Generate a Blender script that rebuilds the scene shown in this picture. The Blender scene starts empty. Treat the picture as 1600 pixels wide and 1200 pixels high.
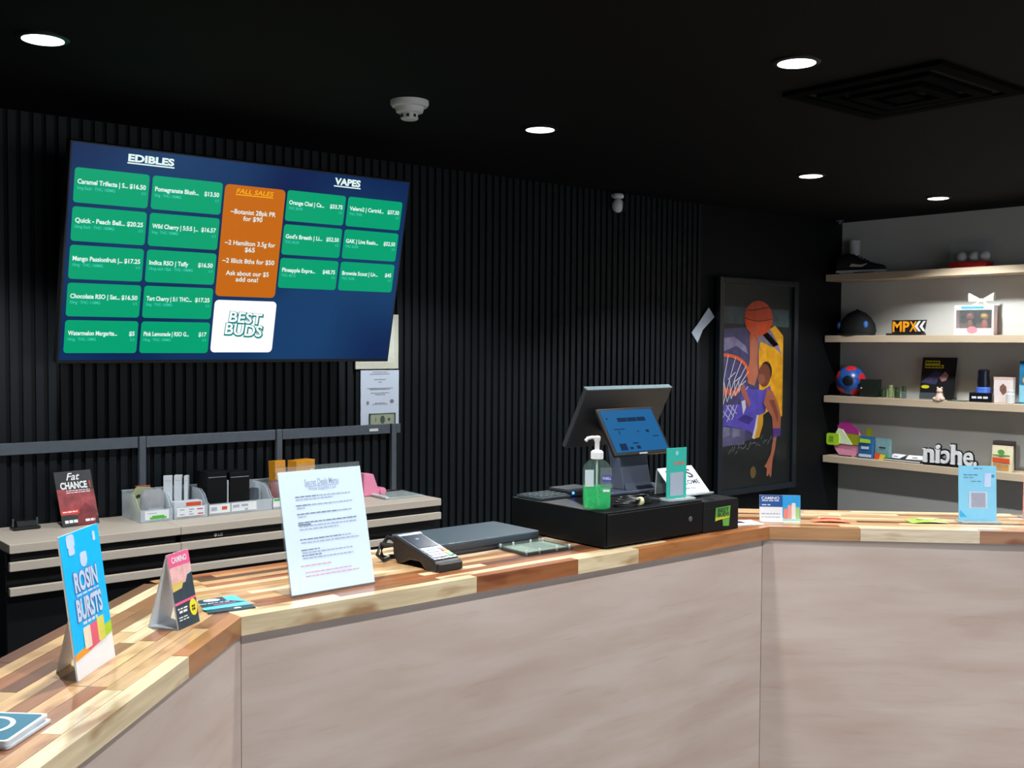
import bpy, bmesh, math, random
from mathutils import Vector, Matrix
random.seed(7)
R = math.radians
scene = bpy.context.scene
COL = scene.collection

# ------------------------------------------------------------------ camera, world, exposure
HC = 1.52
FPX = 1671.0
def set_camera():
    yaw, pitch, roll = R(40.0), R(-2.12), R(0.355)
    fwd = Vector((math.sin(yaw)*math.cos(pitch), math.cos(yaw)*math.cos(pitch), math.sin(pitch)))
    right = Vector((math.cos(yaw), -math.sin(yaw), 0)); up = right.cross(fwd)
    r = right*math.cos(roll) + up*math.sin(roll); u = -right*math.sin(roll) + up*math.cos(roll)
    cd = bpy.data.cameras.new('camera'); co = bpy.data.objects.new('camera', cd); COL.objects.link(co)
    m = Matrix((r, u, -fwd)).transposed().to_4x4(); m.translation = (0, 0, HC)
    co.matrix_world = m
    cd.sensor_width = 36; cd.lens = FPX/1600*36; cd.clip_start = 0.02
    scene.camera = co
set_camera()
w = bpy.data.worlds.new('daylight'); scene.world = w; w.use_nodes = True
bg = w.node_tree.nodes['Background']
bg.inputs[0].default_value = (0.80, 0.90, 1.0, 1); bg.inputs[1].default_value = 3.0
scene.view_settings.view_transform = 'Standard'; scene.view_settings.look = 'None'
scene.view_settings.exposure = 0.0; scene.view_settings.gamma = 1.0
scene.view_settings.use_curve_mapping = False
LAMP_W = 95.0
LAMP_COL = (0.95, 0.985, 1.0)
# sky portal in the shop-front opening behind the viewer
pl = bpy.data.lights.new('window_portal', 'AREA'); pl.shape = 'RECTANGLE'; pl.size = 5.6; pl.size_y = 2.0
pl.cycles.is_portal = True
po = bpy.data.objects.new('window_portal', pl); COL.objects.link(po)
po.location = (2.6, -3.02, 1.3); po.rotation_euler = (R(90), 0, 0)

# ------------------------------------------------------------------ helpers
def lin(c):
    return tuple((x/255/12.92 if x/255 <= .04045 else ((x/255+.055)/1.055)**2.4) for x in c)
MATS = {}
def mat(name, rgb, rough=.5, metal=0., var=.06, scale=30., alpha=1., emit=0., spec=.5, coat=0., stretch=(1, 1, 1), bump=0.):
    if name in MATS: return MATS[name]
    m = bpy.data.materials.new(name); m.use_nodes = True; MATS[name] = m
    nt = m.node_tree; b = nt.nodes['Principled BSDF']
    c = lin(rgb)
    tc = nt.nodes.new('ShaderNodeTexCoord'); mp = nt.nodes.new('ShaderNodeMapping')
    mp.inputs['Scale'].default_value = stretch
    nz = nt.nodes.new('ShaderNodeTexNoise'); nz.inputs['Scale'].default_value = scale; nz.inputs['Detail'].default_value = 4
    rp = nt.nodes.new('ShaderNodeValToRGB')
    rp.color_ramp.elements[0].position = .3; rp.color_ramp.elements[1].position = .7
    rp.color_ramp.elements[0].color = tuple(x*(1-var) for x in c)+(1,)
    rp.color_ramp.elements[1].color = tuple(min(1, x*(1+var)) for x in c)+(1,)
    L = nt.links
    L.new(tc.outputs['Object'], mp.inputs[0]); L.new(mp.outputs[0], nz.inputs['Vector']); L.new(nz.outputs[0], rp.inputs[0])
    L.new(rp.outputs[0], b.inputs['Base Color'])
    b.inputs['Roughness'].default_value = rough; b.inputs['Metallic'].default_value = metal
    b.inputs['Specular IOR Level'].default_value = spec
    b.inputs['Alpha'].default_value = alpha
    b.inputs['Coat Weight'].default_value = coat; b.inputs['Coat Roughness'].default_value = .08
    if emit:
        L.new(rp.outputs[0], b.inputs['Emission Color']); b.inputs['Emission Strength'].default_value = emit
    if bump:
        bp = nt.nodes.new('ShaderNodeBump'); bp.inputs['Strength'].default_value = bump; bp.inputs['Distance'].default_value = .002
        L.new(nz.outputs[0], bp.inputs['Height']); L.new(bp.outputs[0], b.inputs['Normal'])
    return m
def screen_mat(name, rgb, k=1.0):            # self-lit display colour
    if name in MATS: return MATS[name]
    m = mat(name, (5, 5, 6), .25, spec=.2)
    b = m.node_tree.nodes['Principled BSDF']
    b.inputs['Emission Color'].default_value = lin(rgb)+(1,); b.inputs['Emission Strength'].default_value = k
    return m

PRINTS = {'lettering','print','item_text','detail_text','sale_text','sale_title','heading','bold_print','fine_print','red_print','emblem','engraving','screen_content','logo','label_print','yellow_print','logo_outline','logo_fill','leaf_print','note_print'}
class MB:
    def __init__(s): s.v = []; s.f = []
    def add(s, v, f):
        n = len(s.v); s.v += [tuple(p) for p in v]; s.f += [tuple(i+n for i in q) for q in f]; return s
    def box(s, x0, x1, y0, y1, z0, z1):
        v = [(x0,y0,z0),(x1,y0,z0),(x1,y1,z0),(x0,y1,z0),(x0,y0,z1),(x1,y0,z1),(x1,y1,z1),(x0,y1,z1)]
        return s.add(v, [(0,3,2,1),(4,5,6,7),(0,1,5,4),(1,2,6,5),(2,3,7,6),(3,0,4,7)])
    def prism(s, p, z0, z1):
        n = len(p)
        return s.add([(x,y,z0) for x,y in p]+[(x,y,z1) for x,y in p],
                     [tuple(range(n-1,-1,-1)), tuple(range(n,2*n))]+[(i,(i+1)%n,n+(i+1)%n,n+i) for i in range(n)])
    def prism_y(s, p, y0, y1):               # polygon in XZ extruded along Y
        n = len(p)
        return s.add([(x,y0,z) for x,z in p]+[(x,y1,z) for x,z in p],
                     [tuple(range(n)), tuple(range(2*n-1,n-1,-1))]+[(i,n+i,n+(i+1)%n,(i+1)%n) for i in range(n)])
    def prism_x(s, p, x0, x1):               # polygon in YZ extruded along X
        n = len(p)
        return s.add([(x0,y,z) for y,z in p]+[(x1,y,z) for y,z in p],
                     [tuple(range(n)), tuple(range(2*n-1,n-1,-1))]+[(i,n+i,n+(i+1)%n,(i+1)%n) for i in range(n)])
    def flat(s, p, y=0.):                    # flat print polygon in XZ at y
        return s.add([(x,y,z) for x,z in p], [tuple(range(len(p)))])
    def flat_h(s, p, z=0.):
        return s.add([(x,y,z) for x,y in p], [tuple(range(len(p)))])
    def lathe(s, prof, n=24, cx=0, cy=0, sy=1.):
        v = []; f = []
        for r, z in prof:
            for k in range(n):
                a = 2*math.pi*k/n; v.append((cx+r*math.cos(a), cy+r*sy*math.sin(a), z))
        m = len(prof)
        for j in range(m-1):
            for k in range(n):
                f.append((j*n+k, j*n+(k+1)%n, (j+1)*n+(k+1)%n, (j+1)*n+k))
        f.append(tuple(range(n-1,-1,-1))); f.append(tuple(range((m-1)*n, m*n)))
        return s.add(v, f)
    def loft(s, rings):                      # list of equally long rings of 3D points
        n = len(rings[0]); v = [p for r in rings for p in r]; f = []
        for j in range(len(rings)-1):
            for k in range(n): f.append((j*n+k, j*n+(k+1)%n, (j+1)*n+(k+1)%n, (j+1)*n+k))
        f.append(tuple(range(n-1,-1,-1))); f.append(tuple(range((len(rings)-1)*n, len(rings)*n)))
        return s.add(v, f)
    def tube(s, pts, r, n=8):
        pts = [Vector(p) for p in pts]; rings = []
        for i, p in enumerate(pts):
            t = (pts[min(i+1,len(pts)-1)]-pts[max(i-1,0)]).normalized()
            a = t.cross(Vector((0,0,1)));
            if a.length < .05: a = t.cross(Vector((1,0,0)))
            a.normalize(); b = t.cross(a)
            rings.append([p+(a*math.cos(2*math.pi*k/n)+b*math.sin(2*math.pi*k/n))*r for k in range(n)])
        return s.loft(rings)
    def sphere(s, c, r, nu=20, nv=12, sc=(1,1,1)):
        rings = []
        for j in range(nv+1):
            t = math.pi*j/nv; rr = max(math.sin(t), 1e-3)
            rings.append([(c[0]+r*sc[0]*rr*math.cos(2*math.pi*k/nu), c[1]+r*sc[1]*rr*math.sin(2*math.pi*k/nu), c[2]-r*sc[2]*math.cos(t)) for k in range(nu)])
        return s.loft(rings)
    def mesh(s, name):
        me = bpy.data.meshes.new(name); me.from_pydata(s.v, [], s.f)
        bm = bmesh.new(); bm.from_mesh(me); bmesh.ops.recalc_face_normals(bm, faces=bm.faces); bm.to_mesh(me); bm.free()
        return me
    def build(s, name, m, parent=None, loc=(0,0,0), rot=(0,0,0), smooth=False, bevel=0.):
        return put(name, s.mesh(name), m, parent, loc, rot, smooth, bevel)
def put(name, me, m, parent=None, loc=(0,0,0), rot=(0,0,0), smooth=False, bevel=0.):
    if m and not me.materials: me.materials.append(m)
    if smooth:
        for p in me.polygons: p.use_smooth = True
        try: me.set_sharp_from_angle(angle=R(40))
        except Exception: pass
    o = bpy.data.objects.new(name, me); COL.objects.link(o)
    o.parent = parent; o.location = loc; o.rotation_euler = rot
    if parent is not None and name in PRINTS and len(me.polygons) > 3: o['kind'] = 'stuff'
    if bevel:
        b = o.modifiers.new('bevel', 'BEVEL'); b.width = bevel; b.segments = 2; b.limit_method = 'ANGLE'
    return o
def tag(o, label=None, cat=None, group=None, kind=None):
    if label: o['label'] = label
    if cat: o['category'] = cat
    if group: o['group'] = group
    if kind: o['kind'] = kind
    return o
def thing(name, label, cat, loc, rz=0., group=None):
    o = bpy.data.objects.new(name, None); COL.objects.link(o); o.empty_display_size = .05
    o.location = loc; o.rotation_euler = (0, 0, R(rz))
    return tag(o, label, cat, group)
def struct(name, mb, m, label=None):
    o = mb.build(name, m); tag(o, label, None, None, 'structure'); return o
def copy_tree(root, loc, label):
    c = root.copy(); COL.objects.link(c); c.location = loc; c['label'] = label
    for ch in list(root.children):
        d = ch.copy(); COL.objects.link(d); d.parent = c
        for g in list(ch.children):
            e = g.copy(); COL.objects.link(e); e.parent = d
    return c
def rrect(x0, x1, z0, z1, r, n=4):
    p = []
    for cx, cz, a0 in ((x1-r,z0+r,-90),(x1-r,z1-r,0),(x0+r,z1-r,90),(x0+r,z0+r,180)):
        for k in range(n+1):
            a = R(a0+90*k/n); p.append((cx+r*math.cos(a), cz+r*math.sin(a)))
    return p
def ellipse(cx, cz, rx, rz, n=28, a0=0, a1=360):
    return [(cx+rx*math.cos(R(a0+(a1-a0)*k/n)), cz+rz*math.sin(R(a0+(a1-a0)*k/n))) for k in range(n if a1-a0 >= 360 else n+1)]
TEXTC = {}
def text_geo(body, bold=0., extrude=0., shear=0.):
    k = (body, bold, extrude, shear)
    if k in TEXTC: return TEXTC[k]
    cu = bpy.data.curves.new('lettering', 'FONT'); cu.body = body; cu.size = 1; cu.offset = bold; cu.extrude = extrude
    cu.resolution_u = 3; cu.shear = shear
    o = bpy.data.objects.new('lettering', cu); COL.objects.link(o)
    dg = bpy.context.evaluated_depsgraph_get(); dg.update()
    me = bpy.data.meshes.new_from_object(o.evaluated_get(dg))
    vs = [tuple(v.co) for v in me.vertices]; fs = [tuple(p.vertices) for p in me.polygons]
    bpy.data.objects.remove(o); bpy.data.curves.remove(cu); bpy.data.meshes.remove(me)
    TEXTC[k] = (vs, fs); return vs, fs
def add_text(mb, body, x, z, size, width=None, align='L', y=0., bold=0.01, extrude=0., shear=0., rot=0., mirror=False, horiz=False):
    """flat lettering in the XZ plane facing -Y (or lying flat); z is the baseline"""
    vs, fs = text_geo(body, bold, extrude, shear)
    if not vs: return mb
    x0 = min(v[0] for v in vs); x1 = max(v[0] for v in vs)
    sx = size if width is None else width/(x1-x0)
    wd = (x1-x0)*sx; ox = {'L': 0, 'C': -wd/2, 'R': -wd}[align]
    out = []; c, s_ = math.cos(R(rot)), math.sin(R(rot))
    for v in vs:
        px = (v[0]-x0)*sx; px = (wd-px if mirror else px)+ox; pz = v[1]*size
        px, pz = px*c-pz*s_, px*s_+pz*c
        out.append((x+px, y-v[2]*size, z+pz) if not horiz else (x+px, z+pz, y+v[2]*size))
    mb.add(out, fs); return mb
def words(mb, x0, x1, z, h, y=0., wl=(.006, .02), gap=.003, horiz=False, rng=random):
    x = x0
    while x < x1-.002:
        l = min(rng.uniform(*wl), x1-x)
        if horiz: mb.flat_h([(x,z),(x+l,z),(x+l,z+h),(x,z+h)], y)
        else: mb.flat([(x,z),(x+l,z),(x+l,z+h),(x,z+h)], y)
        x += l+gap
    return mb
def copyobj(o, loc=None, rot=None, parent=None):
    c = o.copy(); COL.objects.link(c)
    if loc is not None: c.location = loc
    if rot is not None: c.rotation_euler = rot
    if parent is not None: c.parent = parent
    return c

# ------------------------------------------------------------------ materials
BLK = mat('black_paint', (8, 10, 12), .6, var=.05, scale=6, spec=.2)
CEIL = mat('ceiling_black', (10, 10, 11), .85, var=.05, scale=4, spec=.15)
SLAT = mat('slat_black', (12, 18, 23), .5, var=.12, spec=.3, scale=14, stretch=(1, 1, .15))
BLKP = mat('black_plastic', (24, 25, 27), .38, var=.05, spec=.45)
BLKS = mat('black_satin_metal', (20, 21, 24), .32, var=.06, spec=.5)
WHITE = mat('white_paper', (236, 238, 240), .6, var=.015)
WPLA = mat('white_plastic', (214, 214, 214), .4, var=.02)
WGLO = mat('white_card', (232, 232, 234), .35, var=.015)
GREYW = mat('grey_wall', (190, 189, 184), .7, var=.03, scale=3)
LAM = mat('light_oak_laminate', (196, 176, 150), .45, var=.05, scale=5, stretch=(1, 8, 8))
LAMB = mat('pale_board', (190, 178, 164), .45, var=.04, scale=5, stretch=(1, 8, 8))
PLY = None
CLEAR = mat('clear_acrylic', (150, 162, 162), .06, var=.01, alpha=.14, spec=.6)
FROST = mat('frosted_plastic', (226, 236, 244), .35, var=.02, alpha=.30, spec=.5)
INK = mat('dark_ink', (40, 40, 44), .6, var=.02)
INKG = mat('grey_ink', (120, 122, 130), .6, var=.02)
INKL = mat('light_grey_ink', (165, 172, 184), .6, var=.02)
INKR = mat('red_ink', (200, 90, 110), .6, var=.02)
STEEL = mat('rail_grey_metal', (90, 97, 106), .42, metal=.3, var=.06)

def stave_material():
    m = bpy.data.materials.new('butcher_block_wood'); m.use_nodes = True; nt = m.node_tree; L = nt.links
    b = nt.nodes['Principled BSDF']; oi = nt.nodes.new('ShaderNodeObjectInfo')
    tc = nt.nodes.new('ShaderNodeTexCoord'); mp = nt.nodes.new('ShaderNodeMapping'); mp.inputs['Scale'].default_value = (5, 70, 70)
    off = nt.nodes.new('ShaderNodeVectorMath'); off.operation = 'ADD'
    mul = nt.nodes.new('ShaderNodeMath'); mul.operation = 'MULTIPLY'; mul.inputs[1].default_value = 37
    L.new(oi.outputs['Random'], mul.inputs[0]); L.new(tc.outputs['Object'], mp.inputs[0])
    L.new(mp.outputs[0], off.inputs[0]); L.new(mul.outputs[0], off.inputs[1])
    n1 = nt.nodes.new('ShaderNodeTexNoise'); n1.inputs['Scale'].default_value = 1.; n1.inputs['Detail'].default_value = 5
    L.new(off.outputs[0], n1.inputs['Vector'])
    mp2 = nt.nodes.new('ShaderNodeMapping'); mp2.inputs['Scale'].default_value = (9, 26, 26)
    off2 = nt.nodes.new('ShaderNodeVectorMath'); off2.operation = 'ADD'
    L.new(tc.outputs['Object'], mp2.inputs[0]); L.new(mp2.outputs[0], off2.inputs[0]); L.new(mul.outputs[0], off2.inputs[1])
    n2 = nt.nodes.new('ShaderNodeTexNoise'); n2.inputs['Scale'].default_value = .8; n2.inputs['Detail'].default_value = 2
    L.new(off2.outputs[0], n2.inputs['Vector'])
    r1 = nt.nodes.new('ShaderNodeValToRGB'); r1.color_ramp.elements[0].position = .3; r1.color_ramp.elements[1].position = .7
    r1.color_ramp.elements[0].color = (.74, .68, .62, 1); r1.color_ramp.elements[1].color = (1.08, 1.06, 1.04, 1)
    r2 = nt.nodes.new('ShaderNodeValToRGB'); r2.color_ramp.elements[0].position = .58; r2.color_ramp.elements[1].position = .72
    r2.color_ramp.elements[0].color = (1, 1, 1, 1); r2.color_ramp.elements[1].color = (.58, .42, .30, 1)
    L.new(n1.outputs[0], r1.inputs[0]); L.new(n2.outputs[0], r2.inputs[0])
    a = nt.nodes.new('ShaderNodeMixRGB'); a.blend_type = 'MULTIPLY'; a.inputs[0].default_value = 1
    c = nt.nodes.new('ShaderNodeMixRGB'); c.blend_type = 'MULTIPLY'; c.inputs[0].default_value = 1
    L.new(oi.outputs['Color'], a.inputs[1]); L.new(r1.outputs[0], a.inputs[2])
    L.new(a.outputs[0], c.inputs[1]); L.new(r2.outputs[0], c.inputs[2]); L.new(c.outputs[0], b.inputs['Base Color'])
    b.inputs['Roughness'].default_value = .3; b.inputs['Coat Weight'].default_value = .35; b.inputs['Coat Roughness'].default_value = .12
    return m
STAVE = stave_material()
def ply_material():
    m = bpy.data.materials.new('plywood'); m.use_nodes = True; nt = m.node_tree; L = nt.links
    b = nt.nodes['Principled BSDF']; tc = nt.nodes.new('ShaderNodeTexCoord')
    mp = nt.nodes.new('ShaderNodeMapping'); mp.inputs['Scale'].default_value = (1.6, 1.6, 9.)
    nz = nt.nodes.new('ShaderNodeTexNoise'); nz.inputs['Scale'].default_value = 1.5; nz.inputs['Detail'].default_value = 6; nz.inputs['Distortion'].default_value = .3
    rp = nt.nodes.new('ShaderNodeValToRGB'); e = rp.color_ramp.elements
    e[0].position = .33; e[0].color = lin((186, 162, 149))+(1,); e[1].position = .66; e[1].color = lin((200, 182, 171))+(1,)
    k = e.new(.5); k.color = lin((194, 173, 161))+(1,)
    mp2 = nt.nodes.new('ShaderNodeMapping'); mp2.inputs['Scale'].default_value = (6, 6, 60)
    n2 = nt.nodes.new('ShaderNodeTexNoise'); n2.inputs['Scale'].default_value = 1.; n2.inputs['Detail'].default_value = 3
    r2 = nt.nodes.new('ShaderNodeValToRGB'); r2.color_ramp.elements[0].position = .25; r2.color_ramp.elements[1].position = .42
    r2.color_ramp.elements[0].color = (.92, .89, .87, 1); r2.color_ramp.elements[1].color = (1, 1, 1, 1)
    mx = nt.nodes.new('ShaderNodeMixRGB'); mx.blend_type = 'MULTIPLY'; mx.inputs[0].default_value = 1
    L.new(tc.outputs['Object'], mp.inputs[0]); L.new(mp.outputs[0], nz.inputs['Vector']); L.new(nz.outputs[0], rp.inputs[0])
    L.new(tc.outputs['Object'], mp2.inputs[0]); L.new(mp2.outputs[0], n2.inputs['Vector']); L.new(n2.outputs[0], r2.inputs[0])
    L.new(rp.outputs[0], mx.inputs[1]); L.new(r2.outputs[0], mx.inputs[2]); L.new(mx.outputs[0], b.inputs['Base Color'])
    b.inputs['Roughness'].default_value = .5
    return m
PLY = ply_material()

# ------------------------------------------------------------------ the room
CZ = 2.43; XL, XR, YB, YF = -.9, 6.96, 4.5, -3.0
struct('floor', MB().box(XL-.1, XR+.1, YF-.1, YB+.1, -.08, 0), mat('dark_floor', (74, 70, 66), .5, var=.2, scale=4))
struct('ceiling', MB().box(XL-.1, XR+.1, YF-.1, YB+.1, CZ, CZ+.1), CEIL)
wb = struct('wall_back', MB().box(XL-.1, XR+.1, YB+.012, YB+.12, 0, CZ), BLK)
struct('wall_right', MB().box(XR, XR+.12, YF-.1, YB+.012, 0, CZ), GREYW)
struct('wall_left', MB().box(XL-.12, XL, YF-.1, YB+.012, 0, CZ), mat('left_wall_grey', (120, 120, 118), .7, var=.03, scale=3))
# shop front behind the viewer: wall with one wide opening, glazing bars and panes
wf = MB(); wf.box(XL-.1, -.2, YF-.12, YF, 0, CZ); wf.box(5.4, XR+.1, YF-.12, YF, 0, CZ)
wf.box(-.2, 5.4, YF-.12, YF, 0, .3); wf.box(-.2, 5.4, YF-.12, YF, 2.3, CZ)
struct('wall_front', wf, GREYW)
wn = MB()
for x in (-.2, 1.18, 2.58, 3.98, 5.36): wn.box(x, x+.04, YF-.08, YF-.03, .3, 2.3)
wn.box(-.2, 5.4, YF-.08, YF-.03, .3, .34); wn.box(-.2, 5.4, YF-.08, YF-.03, 2.26, 2.3)
win = struct('window_1', wn, BLKS)
for x in (-.16, 1.22, 2.62, 4.02):
    MB().box(x, x+1.34, YF-.058, YF-.052, .34, 2.26).build('window_pane', mat('window_glass', (200, 210, 214), .03, alpha=.06), win)
# slats on the back wall, each a piece of its own
sm = MB().box(-.015, .015, -.0, .014, .02, CZ-.004).mesh('slat')
x = .2; first = None
while x < 5.37:
    o = put('slat', sm, SLAT, wb, (x, YB-.002, 0)); x += .048

# ------------------------------------------------------------------ countertop of wooden staves
A = (0.953, 1.975); B = (2.685, 1.975); IL = (0.935, 2.41); IR = (2.755, 2.41)
ZC = .97; ZU = .932
MIDP = [A, B, IR, IL]
LEFP = [(-.85, .172), A, IL, (-.85, .625)]
RIGP = [B, (4.30, .36), (4.553, .612), IR]
def clip(poly, a, b):                        # keep the part left of line a->b
    out = []
    def side(p): return (b[0]-a[0])*(p[1]-a[1])-(b[1]-a[1])*(p[0]-a[0])
    for i in range(len(poly)):
        p, q = poly[i], poly[(i+1)%len(poly)]; sp, sq = side(p), side(q)
        if sp >= 0: out.append(p)
        if sp*sq < 0:
            t = sp/(sp-sq); out.append((p[0]+(q[0]-p[0])*t, p[1]+(q[1]-p[1])*t))
    return out
ct = thing('countertop', 'varnished butcher-block countertop of mixed brown staves, bent in three runs', 'countertop', (0, 0, 0))
CREAM = (232, 212, 174); TAN = (210, 174, 126); HON = (188, 140, 88); BRO = (150, 100, 64); RED = (166, 102, 60); DRK = (112, 72, 48); PINK = (208, 168, 122)
PAL = [CREAM, CREAM, CREAM, CREAM, TAN, TAN, TAN, HON, HON, PINK, PINK, PINK, BRO, BRO, RED, DRK]
def staves(poly, org, ang, sgn, front, depth, rows, length, x_start):
    ca, sa = math.cos(R(ang)), math.sin(R(ang)); wd = depth/rows
    tow = lambda x, y: (org[0]+x*ca-y*sa, org[1]+x*sa+y*ca)
    for r in range(rows):
        segs = []
        if r == 0:
            segs = front
        else:
            x = x_start-random.uniform(0, .35)
            while x < length:
                l = random.uniform(.16, .62); segs.append((x, x+l, random.choice(PAL))); x += l
        for x0, x1, c in segs:
            g = .0004
            p = [tow(x0+g, r*wd+g), tow(x1-g, r*wd+g), tow(x1-g, (r+1)*wd-g), tow(x0+g, (r+1)*wd-g)]
            for i in range(len(poly)):
                if len(p) < 3: break
                p = clip(p, poly[i], poly[(i+1)%len(poly)])
            if len(p) < 3: continue
            cx = sum(q[0] for q in p)/len(p); cy = sum(q[1] for q in p)/len(p)
            loc = [((q[0]-cx)*ca+(q[1]-cy)*sa, -(q[0]-cx)*sa+(q[1]-cy)*ca) for q in p]
            dz = random.uniform(-.0003, .0003)
            o = MB().prism(loc, ZU, ZC+dz).build('stave', STAVE, ct, (cx, cy, 0), (0, 0, R(ang)))
            j = random.uniform(.9, 1.08); c2 = lin(c); o.color = (c2[0]*j, c2[1]*j, c2[2]*j, 1)
staves(MIDP, A, 0, 1, [(-.1, .60, CREAM), (.60, .93, RED), (.93, 1.155, CREAM), (1.155, 1.80, (178, 116, 66))], .435, 15, 1.85, -.1)
staves(LEFP, (-.85, .172), 45, 1, [(-.2, .7, TAN), (.7, 1.55, (150, 100, 62)), (1.55, 1.70, TAN), (1.70, 2.28, CREAM), (2.28, 2.7, (176, 120, 72))], .32, 10, 2.8, -.3)
staves(RIGP, B, -45, 1, [(-.2, .27, (186, 140, 98)), (.27, .62, (232, 214, 186)), (.62, 1.0, (186, 134, 100)), (1.0, 1.5, TAN), (1.5, 2.4, HON)], .358, 12, 2.4, -.3)

# counter body: plywood panels on a dark carcass
cb = thing('service_counter', 'plywood-fronted service counter in three angled runs under the wooden top', 'counter', (0, 0, 0))
def off(p, dx, dy): return (p[0]+dx, p[1]+dy)
oA = (A[0]+.0083, A[1]+.020); oB = (B[0]-.0083, B[1]+.020)
q = .0141
oL = (-.85, .172+.0283); oRt = (4.30+q, .36+q)
def panel(p, r, inward, seam0=0, seam1=0):
    d = Vector((r[0]-p[0], r[1]-p[1])); d.normalize(); n = Vector((-d.y, d.x))*.018
    L_ = (Vector((r[0]-p[0], r[1]-p[1]))).length
    m = MB().box(.0008, L_-.0008, 0, .018, .0, ZU-.001)
    m.build('front_panel', PLY, cb, (p[0], p[1], 0), (0, 0, math.atan2(d.y, d.x)))
panel(oA, oB, 1); panel(oL, oA, 1); panel(oB, oRt, 1)
DRKB = mat('carcass_black', (22, 22, 22), .7, var=.05)
for poly in ([(oA[0]+.01, oA[1]+.02), (oB[0]-.01, oB[1]+.02), (2.735, 2.39), (.955, 2.39)],
             [(-.84, .24), (oA[0]-.012, oA[1]+.012), (.935, 2.375), (-.84, .60)],
             [(oB[0]+.02, oB[1]+.02), (4.32, .40), (4.52, .60), (2.76, 2.36)]):
    MB().prism(poly, 0, ZU-.002).build('carcass', DRKB, cb)

# ------------------------------------------------------------------ ceiling fittings
LENS = screen_mat('lamp_lens', (255, 255, 255), 4.0)
def downlight(loc, label):
    t = thing('ceiling_downlight', label, 'ceiling light', loc, 0, 'recessed ceiling downlights')
    MB().lathe([(.062, -.001), (.076, -.001), (.076, -.006), (.066, -.009), (.060, -.009), (.060, -.001)], 32).build('trim_ring', BLKP, t, smooth=True)
    MB().lathe([(.0598, -.0005), (.0598, -.010), (.045, -.013), (.02, -.0145), (.002, -.015)], 32).build('lens', LENS, t, smooth=True)
    ld = bpy.data.lights.new('lamp_bulb', 'SPOT'); ld.energy = LAMP_W; ld.color = LAMP_COL
    ld.spot_size = R(126); ld.spot_blend = .35; ld.shadow_soft_size = .04
    lo = bpy.data.objects.new('lamp_bulb', ld); COL.objects.link(lo); lo.parent = t; lo.location = (0, 0, -.058)
    return t
for loc, lb in [((1.0, 3.385), 'large bright round downlight at the top left corner above the menu screen'),
                ((2.908, 2.062), 'large bright round downlight beside the black square ceiling vent'),
                ((2.999, 3.40), 'mid-sized round downlight right of the smoke detector'),
                ((4.883, 3.362), 'small round downlight above the framed poster'),
                ((6.177, 3.345), 'smallest round downlight, in front of the grey shelf wall'),
                ((.95, 2.06), 'round downlight above the left run of the counter'),
                ((4.9, 2.06), 'round downlight above the right run of the counter'),
                ((6.177, 2.06), 'round downlight above the near end of the wall shelves'),
                ((1.0, .75), 'round downlight over the customer floor nearest the viewer'),
                ((2.9, .75), 'round downlight over the middle of the customer floor'),
                ((4.9, .75), 'round downlight over the customer floor by the counter end'),
                ((2.0, -1.1), 'round downlight near the shop window, left'),
                ((4.4, -1.1), 'round downlight near the shop window, right')]:
    downlight((loc[0], loc[1], CZ), lb)
sd = thing('smoke_detector', 'white round smoke detector on the black ceiling', 'smoke detector', (2.304, 3.354, CZ))
MB().lathe([(.072, -.0), (.072, -.014), (.066, -.022), (.056, -.024)], 32).build('base_plate', WPLA, sd, smooth=True)
MB().lathe([(.055, -.024), (.05, -.042), (.036, -.048)], 32).build('housing', WPLA, sd, smooth=True)
MB().lathe([(.034, -.048), (.033, -.066), (.028, -.07)], 24).build('sensor_cap', WPLA, sd, smooth=True)
for k in range(8):
    a = k*math.pi/4; MB().box(-.005, .005, -.0015, .0015, -.063, -.052).build('sensor_slot', BLKP, sd, (.0335*math.cos(a), .0335*math.sin(a), 0), (0, 0, a+math.pi/2))
vt = thing('ceiling_vent', 'black square air diffuser with stepped frames on the ceiling', 'vent', (3.53, 2.05, CZ))
VB = mat('vent_black', (4, 4, 4), .95, var=.04, spec=.05)
for s0, s1, z0, z1 in ((.30, .25, -.016, -.002), (.215, .17, -.022, -.008), (.135, .09, -.028, -.012)):
    m = MB()
    for (a, b, c, d) in ((-s0, s0, -s0, -s1), (-s0, s0, s1, s0), (-s0, -s1, -s1, s1), (s1, s0, -s1, s1)): m.box(a, b, c, d, z0, z1)
    m.build('vent_frame', VB, vt)
MB().box(-.25, .25, -.25, .25, -.006, -.001).build('vent_back', mat('vent_void', (4, 4, 4), .9), vt)
MB().box(-.05, .05, -.05, .05, -.03, -.018).build('vent_centre', VB, vt)

sc = thing('security_camera', 'small white security camera high on the black slat wall', 'security camera', (4.54, YB-.002, 2.36), 25)
MB().lathe([(.022, 0), (.032, .004), (.036, .016), (.03, .028), (.018, .032)], 20, 0, -.035).build('mount', WPLA, sc, (0, 0, .022), smooth=True)
MB().box(-.02, .02, -.035, .0, .03, .05).build('wall_bracket', WPLA, sc, bevel=.004)
MB().sphere((0, -.035, -.018), .039, 20, 14, (.92, .92, 1.05)).build('body', WPLA, sc, smooth=True)
MB().prism_y(ellipse(.012, -.022, .022, .029), -.074, -.06).build('lens_face', BLKP, sc)
cg = thing('sensor_dome', 'tiny dark glass sensor in the corner above the shelf wall', 'sensor', (6.81, 4.44, 2.43))
MB().lathe([(.03, -.0), (.03, -.008), (.024, -.012)], 20).build('collar', mat('grey_plastic', (90, 92, 92), .4), cg, smooth=True)
MB().sphere((0, 0, -.014), .022).build('dome', mat('smoked_glass', (30, 36, 36), .1, spec=.8), cg, smooth=True)

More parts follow.
